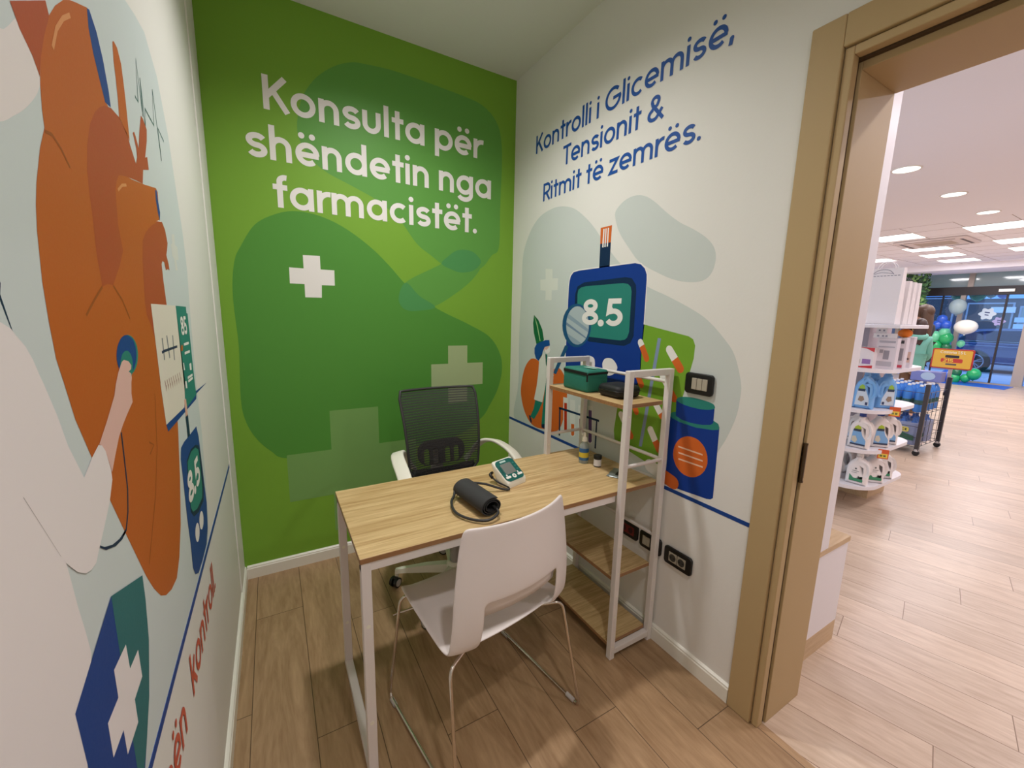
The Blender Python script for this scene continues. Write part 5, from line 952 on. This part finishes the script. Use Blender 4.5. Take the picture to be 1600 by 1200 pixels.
for k in range(1,5): x = TX0+(TX1-TX0)*k/5; tube(bm, [(x,TY0,.095),(x,TY0,.70)], .0025, 5)
obj('side_wires', bm, TROL, t)
WATER = bpy.data.materials.new('blue_water_bottle'); WATER.use_nodes = True; b_ = WATER.node_tree.nodes['Principled BSDF']
b_.inputs['Base Color'].default_value = rgb(70,140,226); b_.inputs['Roughness'].default_value = 0.12; b_.inputs['Alpha'].default_value = 0.86
wb = thing('water_bottle', 'blue water bottle with white cap in the upper tier of the trolley', 'water bottle', (0,0,0), 0, 'water bottles in the upper tier')
bm = B(); lathe(bm, [(0,0),(.038,0),(.041,.006),(.041,.10),(.038,.108),(.041,.116),(.041,.21),(.034,.245),(.016,.278),(.0145,.288),(0,.288)], 14); obj('bottle', bm, WATER, wb, True, 40)
bm = B(); lathe(bm, [(0,.286),(.0165,.286),(.0165,.306),(0,.308)], 12); obj('cap', bm, mat('white_cap', (236,238,240), 0.4), wb, True, 40)
bm = B(); lathe(bm, [(.0413,.085),(.0417,.085),(.0417,.135),(.0413,.135)], 14); obj('label', bm, mat('bottle_label_green', (54,96,92), 0.5), wb, True, 40)
first = True
for i in range(5):
    for j in range(6):
        p = (6.62+TX0+.09+i*.118, -.62+TY0+.075+j*.102, .474)
        if first: wb.location = p; first = False
        else: dup(wb, p)
# wrapped packs on the lower tier
pk = thing('water_pack', 'shrink-wrapped pack of blue water bottles, near half of the lower tier', 'water pack', (6.62+TX0+.14,-.62+TY0+.17,.099), 0)
bm = B()
for i in range(2):
    for j in range(3): lathe(bm, [(0,0),(.042,0),(.043,.006),(.043,.21),(.034,.245),(.016,.278),(.016,.305),(0,.305)], 12, ((i-.5)*.09,(j-1)*.09,0))
obj('bottles', bm, mat('pack_blue', (60,104,176), 0.3), pk, True, 40)
bm = flat2d(rrect(.20,.29,.04), (), .25, .01); xform(bm, Matrix.Translation((0,0,.126)) @ Matrix.Rotation(PI/2,4,'X')); obj('wrap', bm, clear('shrink_wrap', (196,206,230), 0.55, 0.15), pk, True, 40)
pf = lambda u,v,o: (-.106-o, u, v)
bm = B(); bm.faces.new([bm.verts.new(pf(a,.17+b_,.001)) for a, b_ in rrect(.14,.055,.02)]); obj('brand_oval', bm, mat('brand_yellow', (214,200,96), 0.5), pk)
lettering('brand_lettering', 'DOCE', pf, .055, -.055, .157, .026, mat('brand_ink', (34,50,44), 0.5), .2, pk, .003)
bm = B(); bm.faces.new([bm.verts.new(pf(a,.085+b_,.001)) for a, b_ in ((-.12,-.03),(.12,-.03),(.12,.04),(0,.055),(-.12,.02))]); obj('leaf_print', bm, mat('pack_green', (44,92,72), 0.5), pk)
PKL = ['shrink-wrapped pack of blue water bottles in the lower tier, wall side front','shrink-wrapped pack of blue water bottles in the lower tier, back row near the far post','shrink-wrapped pack of blue water bottles in the lower tier, back row wall side']
for k, (dx, dy) in enumerate(((0,.30),(.30,0),(.30,.30))): dup(pk, (6.62+TX0+.14+dx,-.62+TY0+.17+dy,.099), None, PKL[k], 'wrapped water packs')
pk['group'] = 'wrapped water packs'
# price sign on its pole
t = thing('price_sign', 'yellow price sign with red border reading 215 on a pole at the trolley', 'sign', (6.99,-.965,0), -.04)
bm = flat2d(rrect(.345,.230,.018), (), .008, .002); xform(bm, Matrix.Translation((-.02,.035,1.05)) @ Matrix.Rotation(-PI/2,4,'Z')); obj('sign_board', bm, mat('sign_red', (190,44,36), 0.4), t)
sf = lambda u,v,o: (-.0245-o, .035+u, 1.05+v)
def sface(name, loop, col, o):
    bm = B(); bm.faces.new([bm.verts.new(sf(a,b,o)) for a, b in loop]); return obj(name, bm, mat('sign_%d_%d_%d'%col, col, 0.5), t)
sface('yellow_field', rrect(.318,.204,.012), (236,184,62), .0005)
sface('black_field', rrect(.115,.030,.008,4,0,.028), (44,40,44), .001)
sface('red_field', rrect(.180,.046,.012,4,0,-.018), (204,62,48), .001)
sface('grey_field', rrect(.090,.018,.003,3,0,-.062), (84,80,84), .001)
lettering('sign_lettering', 'Cazoria 1.5 L', sf, .105, -.105, .062, .030, mat('sign_cream', (246,236,206), 0.5), .17, t, .0015)
lettering('sign_lettering', '215', sf, .068, -.012, -.036, .036, mat('sign_price_yellow', (246,206,70), 0.5), .2, t, .0015)
bm = B(); box(bm, (-.012,.02,.62), (.012,.05,1.0), .002, 1); obj('pole', bm, mat('pole_grey', (186,178,172), 0.4), t)
bm = B(); box(bm, (-.016,.015,.62), (.016,.055,.66), .003, 1); obj('clamp', bm, TROL, t)
t = thing('carton_display', 'lavender carton with a pale disc lying on the trolley bottles below the price sign', 'carton', (6.76,-.79,.784))
bm = B(); box(bm, (0,-.13,0), (.16,.13,.115), .004, 1); obj('carton', bm, mat('lavender_carton', (128,134,190), 0.5), t)
bm = B(); bm.faces.new([bm.verts.new((-.001,a-.02,.062+b)) for a, b in circ(.062,28,.046)]); obj('disc_print', bm, mat('pale_disc', (186,206,226), 0.5), t)
# ------------------------------------------------------------------ people
SKIN = mat('skin_tone', (224,176,152), 0.5); HAIR1 = mat('brown_hair', (78,54,38), 0.5, bump=0.6, bscale=60); HAIR2 = mat('dark_brown_hair', (58,38,32), 0.5, bump=0.6, bscale=60)
def skin(name, verts, edges, radii, m, parent, root=0, lv=2):
    me = bpy.data.meshes.new(name); me.from_pydata(verts, edges, []); me.update(); o = bpy.data.objects.new('t', me); C.objects.link(o)
    md = o.modifiers.new('s','SKIN'); md.use_smooth_shade = True
    for i, r in enumerate(radii):
        rr_ = r if isinstance(r, tuple) else (r, r); me.skin_vertices[0].data[i].radius = rr_
    me.skin_vertices[0].data[root].use_root = True
    sb = o.modifiers.new('u','SUBSURF'); sb.levels = lv; sb.render_levels = lv
    dg = bpy.context.evaluated_depsgraph_get(); me2 = bpy.data.meshes.new_from_object(o.evaluated_get(dg)); bpy.data.objects.remove(o)
    me2.materials.clear(); me2.materials.append(m)
    for p in me2.polygons: p.use_smooth = True
    return link(name, me2, parent)
def person(label, loc, rz, h, hairmat, topmat, botmat, coat_len, arm_fwd, hair_len, hood):
    t = thing('person', label, 'person', loc, rz); k = h/1.70      # faces local -y
    S = lambda *p: tuple(c*k for c in p)
    V = [S(0,0,.95),S(0,.0,1.08),S(0,.01,1.25),S(0,.01,1.38),S(0,0,1.46),S(0,-.015,1.52),S(0,-.02,1.60),S(0,-.015,1.665)]
    Rr = [(.15,.11),(.125,.095),(.145,.10),(.10,.075),(.052,.052),(.066,.072),(.078,.092),(.05,.06)]
    Rr = [(a*k,b*k) for a, b in Rr]; E = [(i,i+1) for i in range(7)]
    def chain(root, pts, rad):
        prev = root
        for p, r in zip(pts, rad): V.append(S(*p)); Rr.append((r*k,r*k)); E.append((prev,len(V)-1)); prev = len(V)-1
    for s in (-1,1):
        chain(0, [(s*.085,.0,.88),(s*.095,-.01,.50),(s*.10,.01,.09),(s*.105,-.07,.035),(s*.11,-.15,.03)], [.085,.058,.04,.036,.03])
        chain(3, [(s*.155,.01,1.38),(s*.19,-.01-arm_fwd*.1,1.12),(s*.17,-.06-arm_fwd*.28,.98 if not arm_fwd else 1.05),(s*.16,-.08-arm_fwd*.36,.92 if not arm_fwd else 1.05)], [.058,.045,.034,.026])
    skin('body', V, E, Rr, SKIN, t)
    # hands: palm and five fingers
    for s in (-1,1):
        c = Vector(S(s*.16,-.08-arm_fwd*.36,.92 if not arm_fwd else 1.05)); d = Vector((0,-.45,-.9)).normalized() if not arm_fwd else Vector((0,-1,-.1)).normalized()
        vv = [tuple(c), tuple(c+d*.05*k)]; ee = [(0,1)]; rr_ = [(.022*k,.014*k),(.026*k,.012*k)]
        for f in range(4):
            b0 = c+d*.055*k+Vector((s*(f-1.5)*.014*k,0,0)); ln = (.060,.068,.064,.050)[f]*k
            n0 = len(vv); vv += [tuple(b0), tuple(b0+d*ln*.55+Vector((0,.004,-.004))), tuple(b0+d*ln+Vector((0,.014,-.012)))]; ee += [(1,n0),(n0,n0+1),(n0+1,n0+2)]; rr_ += [(.0075*k,.0075*k)]*2+[(.0055*k,.0055*k)]
        n0 = len(vv); th_ = c+d*.018*k+Vector((-s*.024*k,-.006,0)); vv += [tuple(th_), tuple(th_+d*.03*k+Vector((-s*.012*k,-.004,0)))]; ee += [(0,n0),(n0,n0+1)]; rr_ += [(.009*k,.009*k),(.007*k,.007*k)]
        skin('hand', vv, ee, rr_, SKIN, t, 0, 1)
    # face
    bm = B(); ball(bm, S(0,-.108,1.595), .014*k, .75, 1.1, 1.5, 10, 8); obj('nose', bm, SKIN, t, True)
    bm = B()
    for s in (-1,1): ball(bm, S(s*.031,-.098,1.618), .011*k, 1.3, .6, .8, 10, 8)
    obj('eyes', bm, mat('eye_dark', (40,30,28), 0.3), t, True)
    bm = B(); ball(bm, S(0,-.098,1.550), .016*k, 1.5, .5, .35, 10, 8); obj('mouth', bm, mat('lip_tone', (176,96,88), 0.5), t, True)
    bm = B()
    for s in (-1,1): ball(bm, S(s*.080,-.01,1.595), .022*k, .4, .8, 1.2, 10, 8)
    obj('ears', bm, SKIN, t, True)
    # hair: cap over the skull and a fall behind the shoulders
    bm = B(); ball(bm, S(0,.012,1.618), .105*k, .93, 1.06, 1.0, 24, 16)
    cut = [v for v in bm.verts if v.co.y < -.062*k and v.co.z < 1.655*k]
    bmesh.ops.delete(bm, geom=cut, context='VERTS')
    n_ = 14; rows = []
    for j in range(9):
        f = j/8; z = (1.655-f*hair_len)*k; w_ = (.094+.012*math.sin(PI*f)-.045*f*f)*k; y0 = (.040+.055*f*(1-f*.3))*k
        rows.append([bm.verts.new((w_*math.cos(a), y0+(.060-.012*f)*k*math.sin(a), z+.01*math.sin(5*a)*f)) for a in [-.35+(PI+.7)*i/n_ for i in range(n_+1)]])
    for A, D in zip(rows, rows[1:]):
        for i in range(n_): bm.faces.new((A[i],A[i+1],D[i+1],D[i]))
    hr = obj('hair', bm, hairmat, t, True); md = hr.modifiers.new('thickness','SOLIDIFY'); md.thickness = .014*k; md.offset = 0; md = hr.modifiers.new('smooth','SUBSURF'); md.levels = 1; md.render_levels = 1
    # clothing: loose shells over torso, arms and legs
    g = 1.0
    V2 = [S(0,0,coat_len),S(0,0,1.0),S(0,.0,1.10),S(0,.01,1.25),S(0,.01,1.37),S(0,.005,1.43)]; R2 = [(.19,.14),(.178,.135),(.155,.12),(.168,.125),(.12,.095),(.072,.068)]; R2 = [(a*k,b*k) for a, b in R2]; E2 = [(i,i+1) for i in range(5)]
    for s in (-1,1):
        prev = 4
        for p, r in (((s*.155,.01,1.385),.075),((s*.19,-.01-arm_fwd*.1,1.12),.062),((s*.172,-.055-arm_fwd*.25,.995 if not arm_fwd else 1.05),.05)):
            V2.append(S(*p)); R2.append((r*k,r*k)); E2.append((prev,len(V2)-1)); prev = len(V2)-1
    skin('top', V2, E2, R2, topmat, t, 1)
    if hood:
        bm = B(); sweep(bm, [(.115*k*math.cos(a), .035*k+.10*k*math.sin(a), (1.435-.02*math.sin(a))*k) for a in [2*PI*i/20 for i in range(20)]], circ(.042*k,8,.03*k), True); obj('hood', bm, topmat, t, True)
    V3 = [S(0,0,.97)]; R3 = [(.165*k,.125*k)]; E3 = []
    for s in (-1,1):
        prev = 0
        for p, r in (((s*.088,0,.86),.098),((s*.096,-.01,.50),.074),((s*.10,.01,.12),.058)):
            V3.append(S(*p)); R3.append((r*k,r*k)); E3.append((prev,len(V3)-1)); prev = len(V3)-1
    skin('trousers', V3, E3, R3, botmat, t)
    for s in (-1,1):
        bm = B(); ball(bm, S(s*.105,-.07,.045), .05*k, .95, 2.4, .88, 14, 8); obj('shoe', bm, mat('dark_shoe', (48,44,44), 0.5), t, True)
    return t
person('person with long brown hair and black top, in profile behind the display stand', (9.1,-.045,0), PI-.25, 1.72, HAIR1, mat('black_top', (18,18,19), 0.8), mat('dark_trousers', (42,42,48), 0.8), .92, .6, .46, False)
person('person with dark hair in a mint green hooded coat, seen from behind', (8.35,-.235,0), PI/2+.35, 1.50, HAIR2, mat('mint_coat', (116,180,164), 0.85, bump=0.6, bscale=25), mat('brown_trousers', (116,88,66), 0.8), .82, .5, .36, True).scale = (.84,.84,1)
# ================================================================== SHOP FRONT
XF = 15.62
DARKA = mat('dark_aluminium', (44,36,38), 0.4); GREYA = mat('grey_aluminium', (176,164,154), 0.4, metal=0.2); BLUEGL = glass('door_glass', (206,226,255), 0.06)
UPGL = bpy.data.materials.new('upper_glass'); UPGL.use_nodes = True; b_ = UPGL.node_tree.nodes['Principled BSDF']; b_.inputs['Base Color'].default_value = rgb(150,176,182); b_.inputs['Roughness'].default_value = 0.06; b_.inputs['Specular IOR Level'].default_value = 1.0; b_.inputs['Coat Weight'].default_value = 0.6
bm = B(); box(bm, (XF,-5.2,2.20), (XF+.16,3.4,2.41)); win = struct('window_1', bm, DARKA)
bm = B(); box(bm, (XF+.07,-5.2,2.41), (XF+.085,3.4,2.90)); obj('transom_pane', bm, UPGL, win)
for y in (.93,-.9,-2.8):
    bm = B(); box(bm, (XF,y-.05,2.41), (XF+.15,y+.05,2.90)); obj('transom_mullion', bm, GREYA, win)
for y in (1.02,-.16,-2.0,-3.6,2.2):
    bm = B(); wd = .045 if y > 0 else .09; box(bm, (XF+.01,y-wd,0), (XF+.14,y+wd,2.20)); obj('mullion', bm, GREYA, win)
bm = B()
for y0, y1 in ((1.06,2.16),(.30,.98),(-.08,.27),(2.24,3.4),(-3.5,-2.1),(-1.9,-.25),(-5.2,-3.7)): box(bm, (XF+.07,y0,.02), (XF+.08,y1,2.20))
obj('door_pane', bm, BLUEGL, win)
bm = B(); box(bm, (XF+.05,.265,0), (XF+.10,.30,2.20)); box(bm, (XF+.05,1.38,0), (XF+.10,1.41,2.20)); obj('door_edge', bm, DARKA, win)
bm = B(); box(bm, (XF+.02,-5.2,0), (XF+.14,3.4,.03)); obj('sill', bm, GREYA, win)
t = thing('exit_light', 'white rectangular light box on the dark door header', 'light', (XF-.01,.30,2.30))
bm = B(); box(bm, (-.03,-.13,-.035), (0,.13,.035), .004); obj('housing', bm, TRIMW, t)
bm = B(); box(bm, (-.033,-.12,-.028), (-.029,.12,.028)); obj('diffuser', bm, emis('exit_white', (250,250,250), 1.3), t)
def sticker(label, y, z, r, col):
    t = thing('door_sticker', label, 'sticker', (XF+.068,y,z)); bm = B(); q = []
    for i in range(48):
        a = 2*PI*i/48; rr_ = r*(1+.16*math.cos(6*a)); q.append((rr_*math.cos(a), rr_*math.sin(a)))
    bm.faces.new([bm.verts.new((0,a,b)) for a, b in q]); o = obj('sheet', bm, mat('sticker_%d'%col[0], col, 0.5), t); md = o.modifiers.new('thickness','SOLIDIFY'); md.thickness = .001
    bm = B()
    for a, b, c_, d in ((-.3,.1,.35,.3),(-.2,-.35,.3,-.15)): bm.faces.new([bm.verts.new((-.0015,r*x,r*y_)) for x, y_ in ((a,b),(c_,b+.1),(c_,d+.1),(a,d))])
    obj('sticker_print', bm, mat('sticker_ink', (60,80,130), 0.5), t)
sticker('white flower-shaped sticker on the glass door', .555, 1.735, .135, (214,232,246)); sticker('lilac flower-shaped sticker on the glass door, lower than the white one', .335, 1.555, .10, (176,174,226))
t = thing('doormat', 'shiny blue mat on the floor in front of the glass door', 'mat', (15.05,.62,0))
bm = B(); box(bm, (-.42,-.78,0), (.45,.90,.012), .004, 1); tag(obj('mat_sheet', bm, mat('blue_mat', (40,104,206), 0.25), t), '', ''); 
for k_ in ('label','category'): del t.children[0][k_]
t = tag(obj('wall_foliage', B(), mat('foliage_green', (64,112,64), 0.6)), 'dense green leaf wall panel at the left of the shop front, above the paper bags', 'plant'); t['kind'] = 'stuff'
bm = B(); rnd = random.Random(3)
for i in range(900):
    p = Vector((14.9+rnd.uniform(-.15,.15), 1.95+rnd.uniform(-.42,.42), 1.5+rnd.uniform(0,1.25))); a = rnd.uniform(0,2*PI); u = Vector((rnd.uniform(-.5,.5),math.cos(a),math.sin(a)))*.065; v_ = Vector((rnd.uniform(-.6,.2),-math.sin(a),math.cos(a)))*.028
    f = bm.faces.new([bm.verts.new(p+q) for q in (-u,v_*1.0,u,-v_*1.0)]); f.material_index = rnd.choice((0,0,1,2))
bmesh.ops.recalc_face_normals(bm, faces=bm.faces); bm.to_mesh(t.data); bm.free(); t.data.materials.append(mat('foliage_dark', (36,66,46), 0.6)); t.data.materials.append(mat('foliage_light', (120,160,90), 0.6))
# balloons
BGR = mat('balloon_green', (40,176,104), 0.18, spec=0.6); BLG = mat('balloon_mint', (110,206,160), 0.2, spec=0.6); BBL = mat('balloon_blue', (50,96,206), 0.18, spec=0.6); BWH = mat('balloon_white', (232,232,222), 0.25, spec=0.5); BPB = mat('balloon_pale_blue', (170,214,236), 0.25, spec=0.5); BCO = clear('balloon_confetti', (206,226,228), 0.5, 0.2); BDG = mat('balloon_dark_green', (30,112,74), 0.2, spec=0.6)
def balloon(y, z, r, m, label, x=15.2, sz=1.1, sy=1.0):
    r *= .9
    t = thing('balloon', label, 'balloon', (x,y,z), 0, 'balloons of the garland at the shop door')
    bm = B(); pr = []
    for i in range(13):
        a = PI*i/12; pr.append((r*math.sin(a)*(1-.10*(1-i/12)), -r*sz*math.cos(a)))
    pr[0] = (0,-r*sz*1.06); pr[-1] = (0,r*sz); lathe(bm, pr, 18); xform(bm, Matrix.Diagonal((1,sy,1,1))); obj('skin', bm, m, t, True)
    bm = B(); lathe(bm, [(0,-r*sz*1.04),(r*.05,-r*sz*1.06),(r*.11,-r*sz*1.14),(0,-r*sz*1.13)], 10); obj('knot', bm, m, t)
GL = [(1.30,1.13,.155,BLG,'mint balloon at the left top of the green cluster'),(1.13,1.24,.13,BLG,'small light green balloon topping the green cluster'),(1.08,1.10,.16,BGR,'green balloon right of the mint one in the green cluster'),(1.25,.90,.15,BGR,'green balloon at the left middle of the cluster'),(1.05,.87,.12,BDG,'dark green balloon in the middle of the cluster'),(1.08,.69,.17,BGR,'large green balloon low in the cluster'),(1.30,.68,.14,BGR,'green balloon low left in the cluster'),
 (1.22,1.58,.12,BBL,'blue balloon highest of the blue three'),(1.29,1.44,.12,BBL,'blue balloon at the left of the blue three'),(1.13,1.44,.12,BBL,'blue balloon at the right of the blue three'),
 (.47,.245,.15,BGR,'green balloon in front of the car wheel'),(.60,.13,.11,BGR,'green balloon below the one at the car wheel'),(.80,.10,.14,BGR,'green balloon lowest by the mat'),(.93,.17,.14,BBL,'blue balloon by the mat left of the green ones'),(.78,.25,.12,BDG,'dark green balloon hidden partly by the price sign'),
 (.78,.66,.15,BPB,'pale blue balloon just above the price sign'),(.80,.98,.09,BLG,'small teal balloon on the right edge of the cluster'),
 (1.20,2.24,.17,BGR,'green balloon at the door top left'),(.85,2.25,.19,BGR,'green balloon at the door top beside the banner'),(.62,2.26,.12,BDG,'dark green balloon at the door top centre'),(.42,2.25,.13,BBL,'dark blue balloon at the door top')]
for y, z, r, m, lab in GL: balloon(y, z, r, m, lab, 16.05 if z > 2.2 else 15.2)
balloon(.71, 1.40, .20, BWH, 'big oval cream white balloon in front of the car roof', 14.9, .98, 1.22)
balloon(.985, 1.90, .19, BCO, 'clear confetti balloon hanging at the door top', 15.2, 1.15)
# ================================================================== STREET
bm = B(); box(bm, (15.62,-14,-.12), (19.1,16,-.02)); struct('trim_3', bm, mat('pavement_stone', (206,210,216), 0.6, bump=0.3, bscale=20))
bm = B(); box(bm, (19.1,-14,-.2), (24.6,16,-.10)); struct('floor.002', bm, mat('asphalt', (168,172,180), 0.8, bump=0.5, bscale=60))
bm = B(); box(bm, (24.6,-14,-.2), (27.3,16,0.0)); struct('trim_4', bm, mat('pavement_stone', (206,210,216), 0.6, bump=0.3, bscale=20))
# car, nose towards -y
CARP = mat('dark_blue_car_paint', (22,44,104), 0.12, spec=0.7, coat=1.0); GLS = mat('car_glass', (30,42,72), 0.05, spec=0.8); CHR = mat('car_chrome', (206,214,224), 0.2, metal=0.8); TYRE = mat('tyre_rubber', (18,18,20), 0.7); ALLOY = mat('alloy_wheel', (176,182,192), 0.25, metal=0.7)
t = thing('car', 'dark blue car with five-spoke wheels parked outside the glass door', 'car', (21.6,0,-.10))
def arch(cy, r, n=14): return [(cy+r*math.cos(PI*i/n), .33+r*math.sin(PI*i/n)) for i in range(n+1)]
prof_ = [(2.58,.34),(2.62,.62),(2.56,.95),(2.46,1.02),(2.30,1.06)] 
lower = [(2.58,.28),(2.64,.60),(2.60,.90),(2.50,1.00),(-.80,1.00),(-1.30,.96),(-1.85,.84),(-2.05,.62),(-2.05,.28)]
a1 = [(p[0],p[1]) for p in arch(-1.18,.39)][::-1]; a2 = [(p[0],p[1]) for p in arch(1.63,.39)][::-1]
loop = lower+[(-1.57,.28)]+a1+[(-.79,.28),(1.24,.28)]+a2+[(2.02,.28)]
bm = flat2d(loop, (), 1.80, .05, 3); xform(bm, Matrix.Rotation(PI/2,4,'Z')); obj('car_body', bm, CARP, t, True, 35)
cab = catmull([(2.42,.98),(2.20,1.22),(1.85,1.40),(1.0,1.47),(.2,1.43),(-.35,1.22),(-.80,1.0)],5)
bm = flat2d([(p[0],p[1]) for p in [Vector((a.x,a.y)) for a in cab]], (), 1.56, .09, 3); xform(bm, Matrix.Rotation(PI/2,4,'Z')); obj('cabin', bm, CARP, t, True, 35)
for q in ([(2.12,1.05),(1.90,1.26),(1.55,1.36),(1.50,1.05)],[(1.44,1.05),(1.49,1.37),(.72,1.395),(.68,1.05)],[(.62,1.05),(.66,1.395),(.15,1.35),(-.30,1.15),(-.48,1.05)]):
    bm = flat2d(q, (), .02, .004); xform(bm, Matrix.Translation((-.785,0,0)) @ Matrix.Rotation(PI/2,4,'Z')); obj('side_window', bm, GLS, t)
bm = B(); sweep(bm, [(-.80,2.16,1.035),(-.80,1.0,1.03),(-.80,-.52,1.035)], rrect(.012,.022,.004,2)); sweep(bm, catmull([(-.798,2.16,1.035),(-.79,1.93,1.275),(-.785,1.5,1.385),(-.785,.7,1.415),(-.785,.12,1.365),(-.795,-.52,1.04)],4), rrect(.010,.016,.004,2)); obj('window_trim', bm, CHR, t)
bm = B(); sweep(bm, [(-.905,2.5,.90),(-.905,1.0,.88),(-.905,-1.6,.84)], rrect(.010,.012,.004,2)); sweep(bm, [(-.905,1.2,.36),(-.905,0,.34),(-.905,-.75,.36)], rrect(.016,.02,.004,2)); obj('side_moulding', bm, CHR, t)
bm = B(); box(bm, (-.93,1.02,.80), (-.90,1.24,.825), .006); box(bm, (-.93,.12,.80), (-.90,.34,.825), .006); obj('door_handle', bm, CARP, t)
for cy_ in (1.63,-1.18):
    bm = B(); sweep(bm, [(-.79,cy_+.30*math.cos(a),.34+.30*math.sin(a)) for a in [2*PI*i/36 for i in range(36)]], rrect(.08,.20,.02,3), True, upv=None); wl = obj('wheel', bm, TYRE, t, True, 40)
    bm = B()
    sweep(bm, [(-.89,cy_+.245*math.cos(a),.34+.245*math.sin(a)) for a in [2*PI*i/36 for i in range(36)]], circ(.016,8), True)
    for kk in range(5):
        for dd in (-.10,.10):
            a = 2*PI*kk/5+.3; sweep(bm, [(-.90,cy_+.04*math.cos(a+dd*2),.34+.04*math.sin(a+dd*2)),(-.895,cy_+.245*math.cos(a+dd*1.6),.34+.245*math.sin(a+dd*1.6))], rrect(.022,.03,.005,2))
    cyl(bm, (-.91,cy_,.34), (-.87,cy_,.34), .05, 16); obj('rim', bm, ALLOY, wl, True, 40)
    bm = B(); cyl(bm, (-.86,cy_,.34), (-.84,cy_,.34), .23, 24); obj('brake_disc', bm, BLACKM, wl)
bm = B(); box(bm, (-.85,2.45,.72), (-.55,2.66,.86), .03); obj('tail_light', bm, mat('tail_red', (150,20,24), 0.2), t, True, 40)
bm = B(); box(bm, (-1.0,-.42,1.02), (-.80,-.22,1.14), .03); obj('side_mirror', bm, CARP, t, True, 40)
# building opposite
t = thing('building', 'shop building across the street with dark windows and a pale blue sign band', 'building', (27.3,0,0))
bm = B(); box(bm, (.35,-14,0), (6,16,9)); obj('facade', bm, mat('facade_grey', (96,92,96), 0.7), t)
for y0, y1, z0, z1, col in ((2.1,3.5,.4,2.45,(70,60,60)),(.2,1.95,.35,2.3,(150,160,150)),(3.9,5.1,.3,2.7,(52,50,56)),(5.3,6.8,.3,2.7,(48,48,54)),(-2.2,-.1,.3,2.4,(84,92,100))):
    bm = B(); box(bm, (.24,y0,z0), (.35,y1,z1)); f_ = obj('window', bm, mat('win_frame_grey', (170,176,184), 0.5), t)
    bm = B(); box(bm, (.225,y0+.06,z0+.06), (.24,y1-.06,z1-.06)); obj('pane', bm, mat('pane_%d'%col[0], col, 0.15, spec=0.6), f_)
bm = B(); box(bm, (.15,1.80,2.62), (.35,3.55,3.25)); sgn = obj('sign_band', bm, mat('sign_pale_blue', (176,220,250), 0.5), t)
lettering('sign_lettering', 'EVA', lambda u,v,o: (.15-o,u,v), 2.75, 2.25, 2.86, .16, mat('sign_text_dark', (40,60,110), 0.5), .18, sgn, .004)
bm = B(); box(bm, (.15,4.0,2.75), (.35,6.8,3.2)); obj('sign_band', bm, mat('sign_mid_blue', (150,196,236), 0.5), t)
bm = B(); box(bm, (.15,2.05,2.02), (.24,2.75,2.26)); obj('notice_board', bm, mat('notice_white', (236,238,240), 0.5), t)
for z in (1.05,1.32): 
    bm = B(); box(bm, (.15,1.72,z+.3), (.24,2.02,z+.5)); obj('notice_board', bm, mat('notice_pale', (210,228,240), 0.5), t)
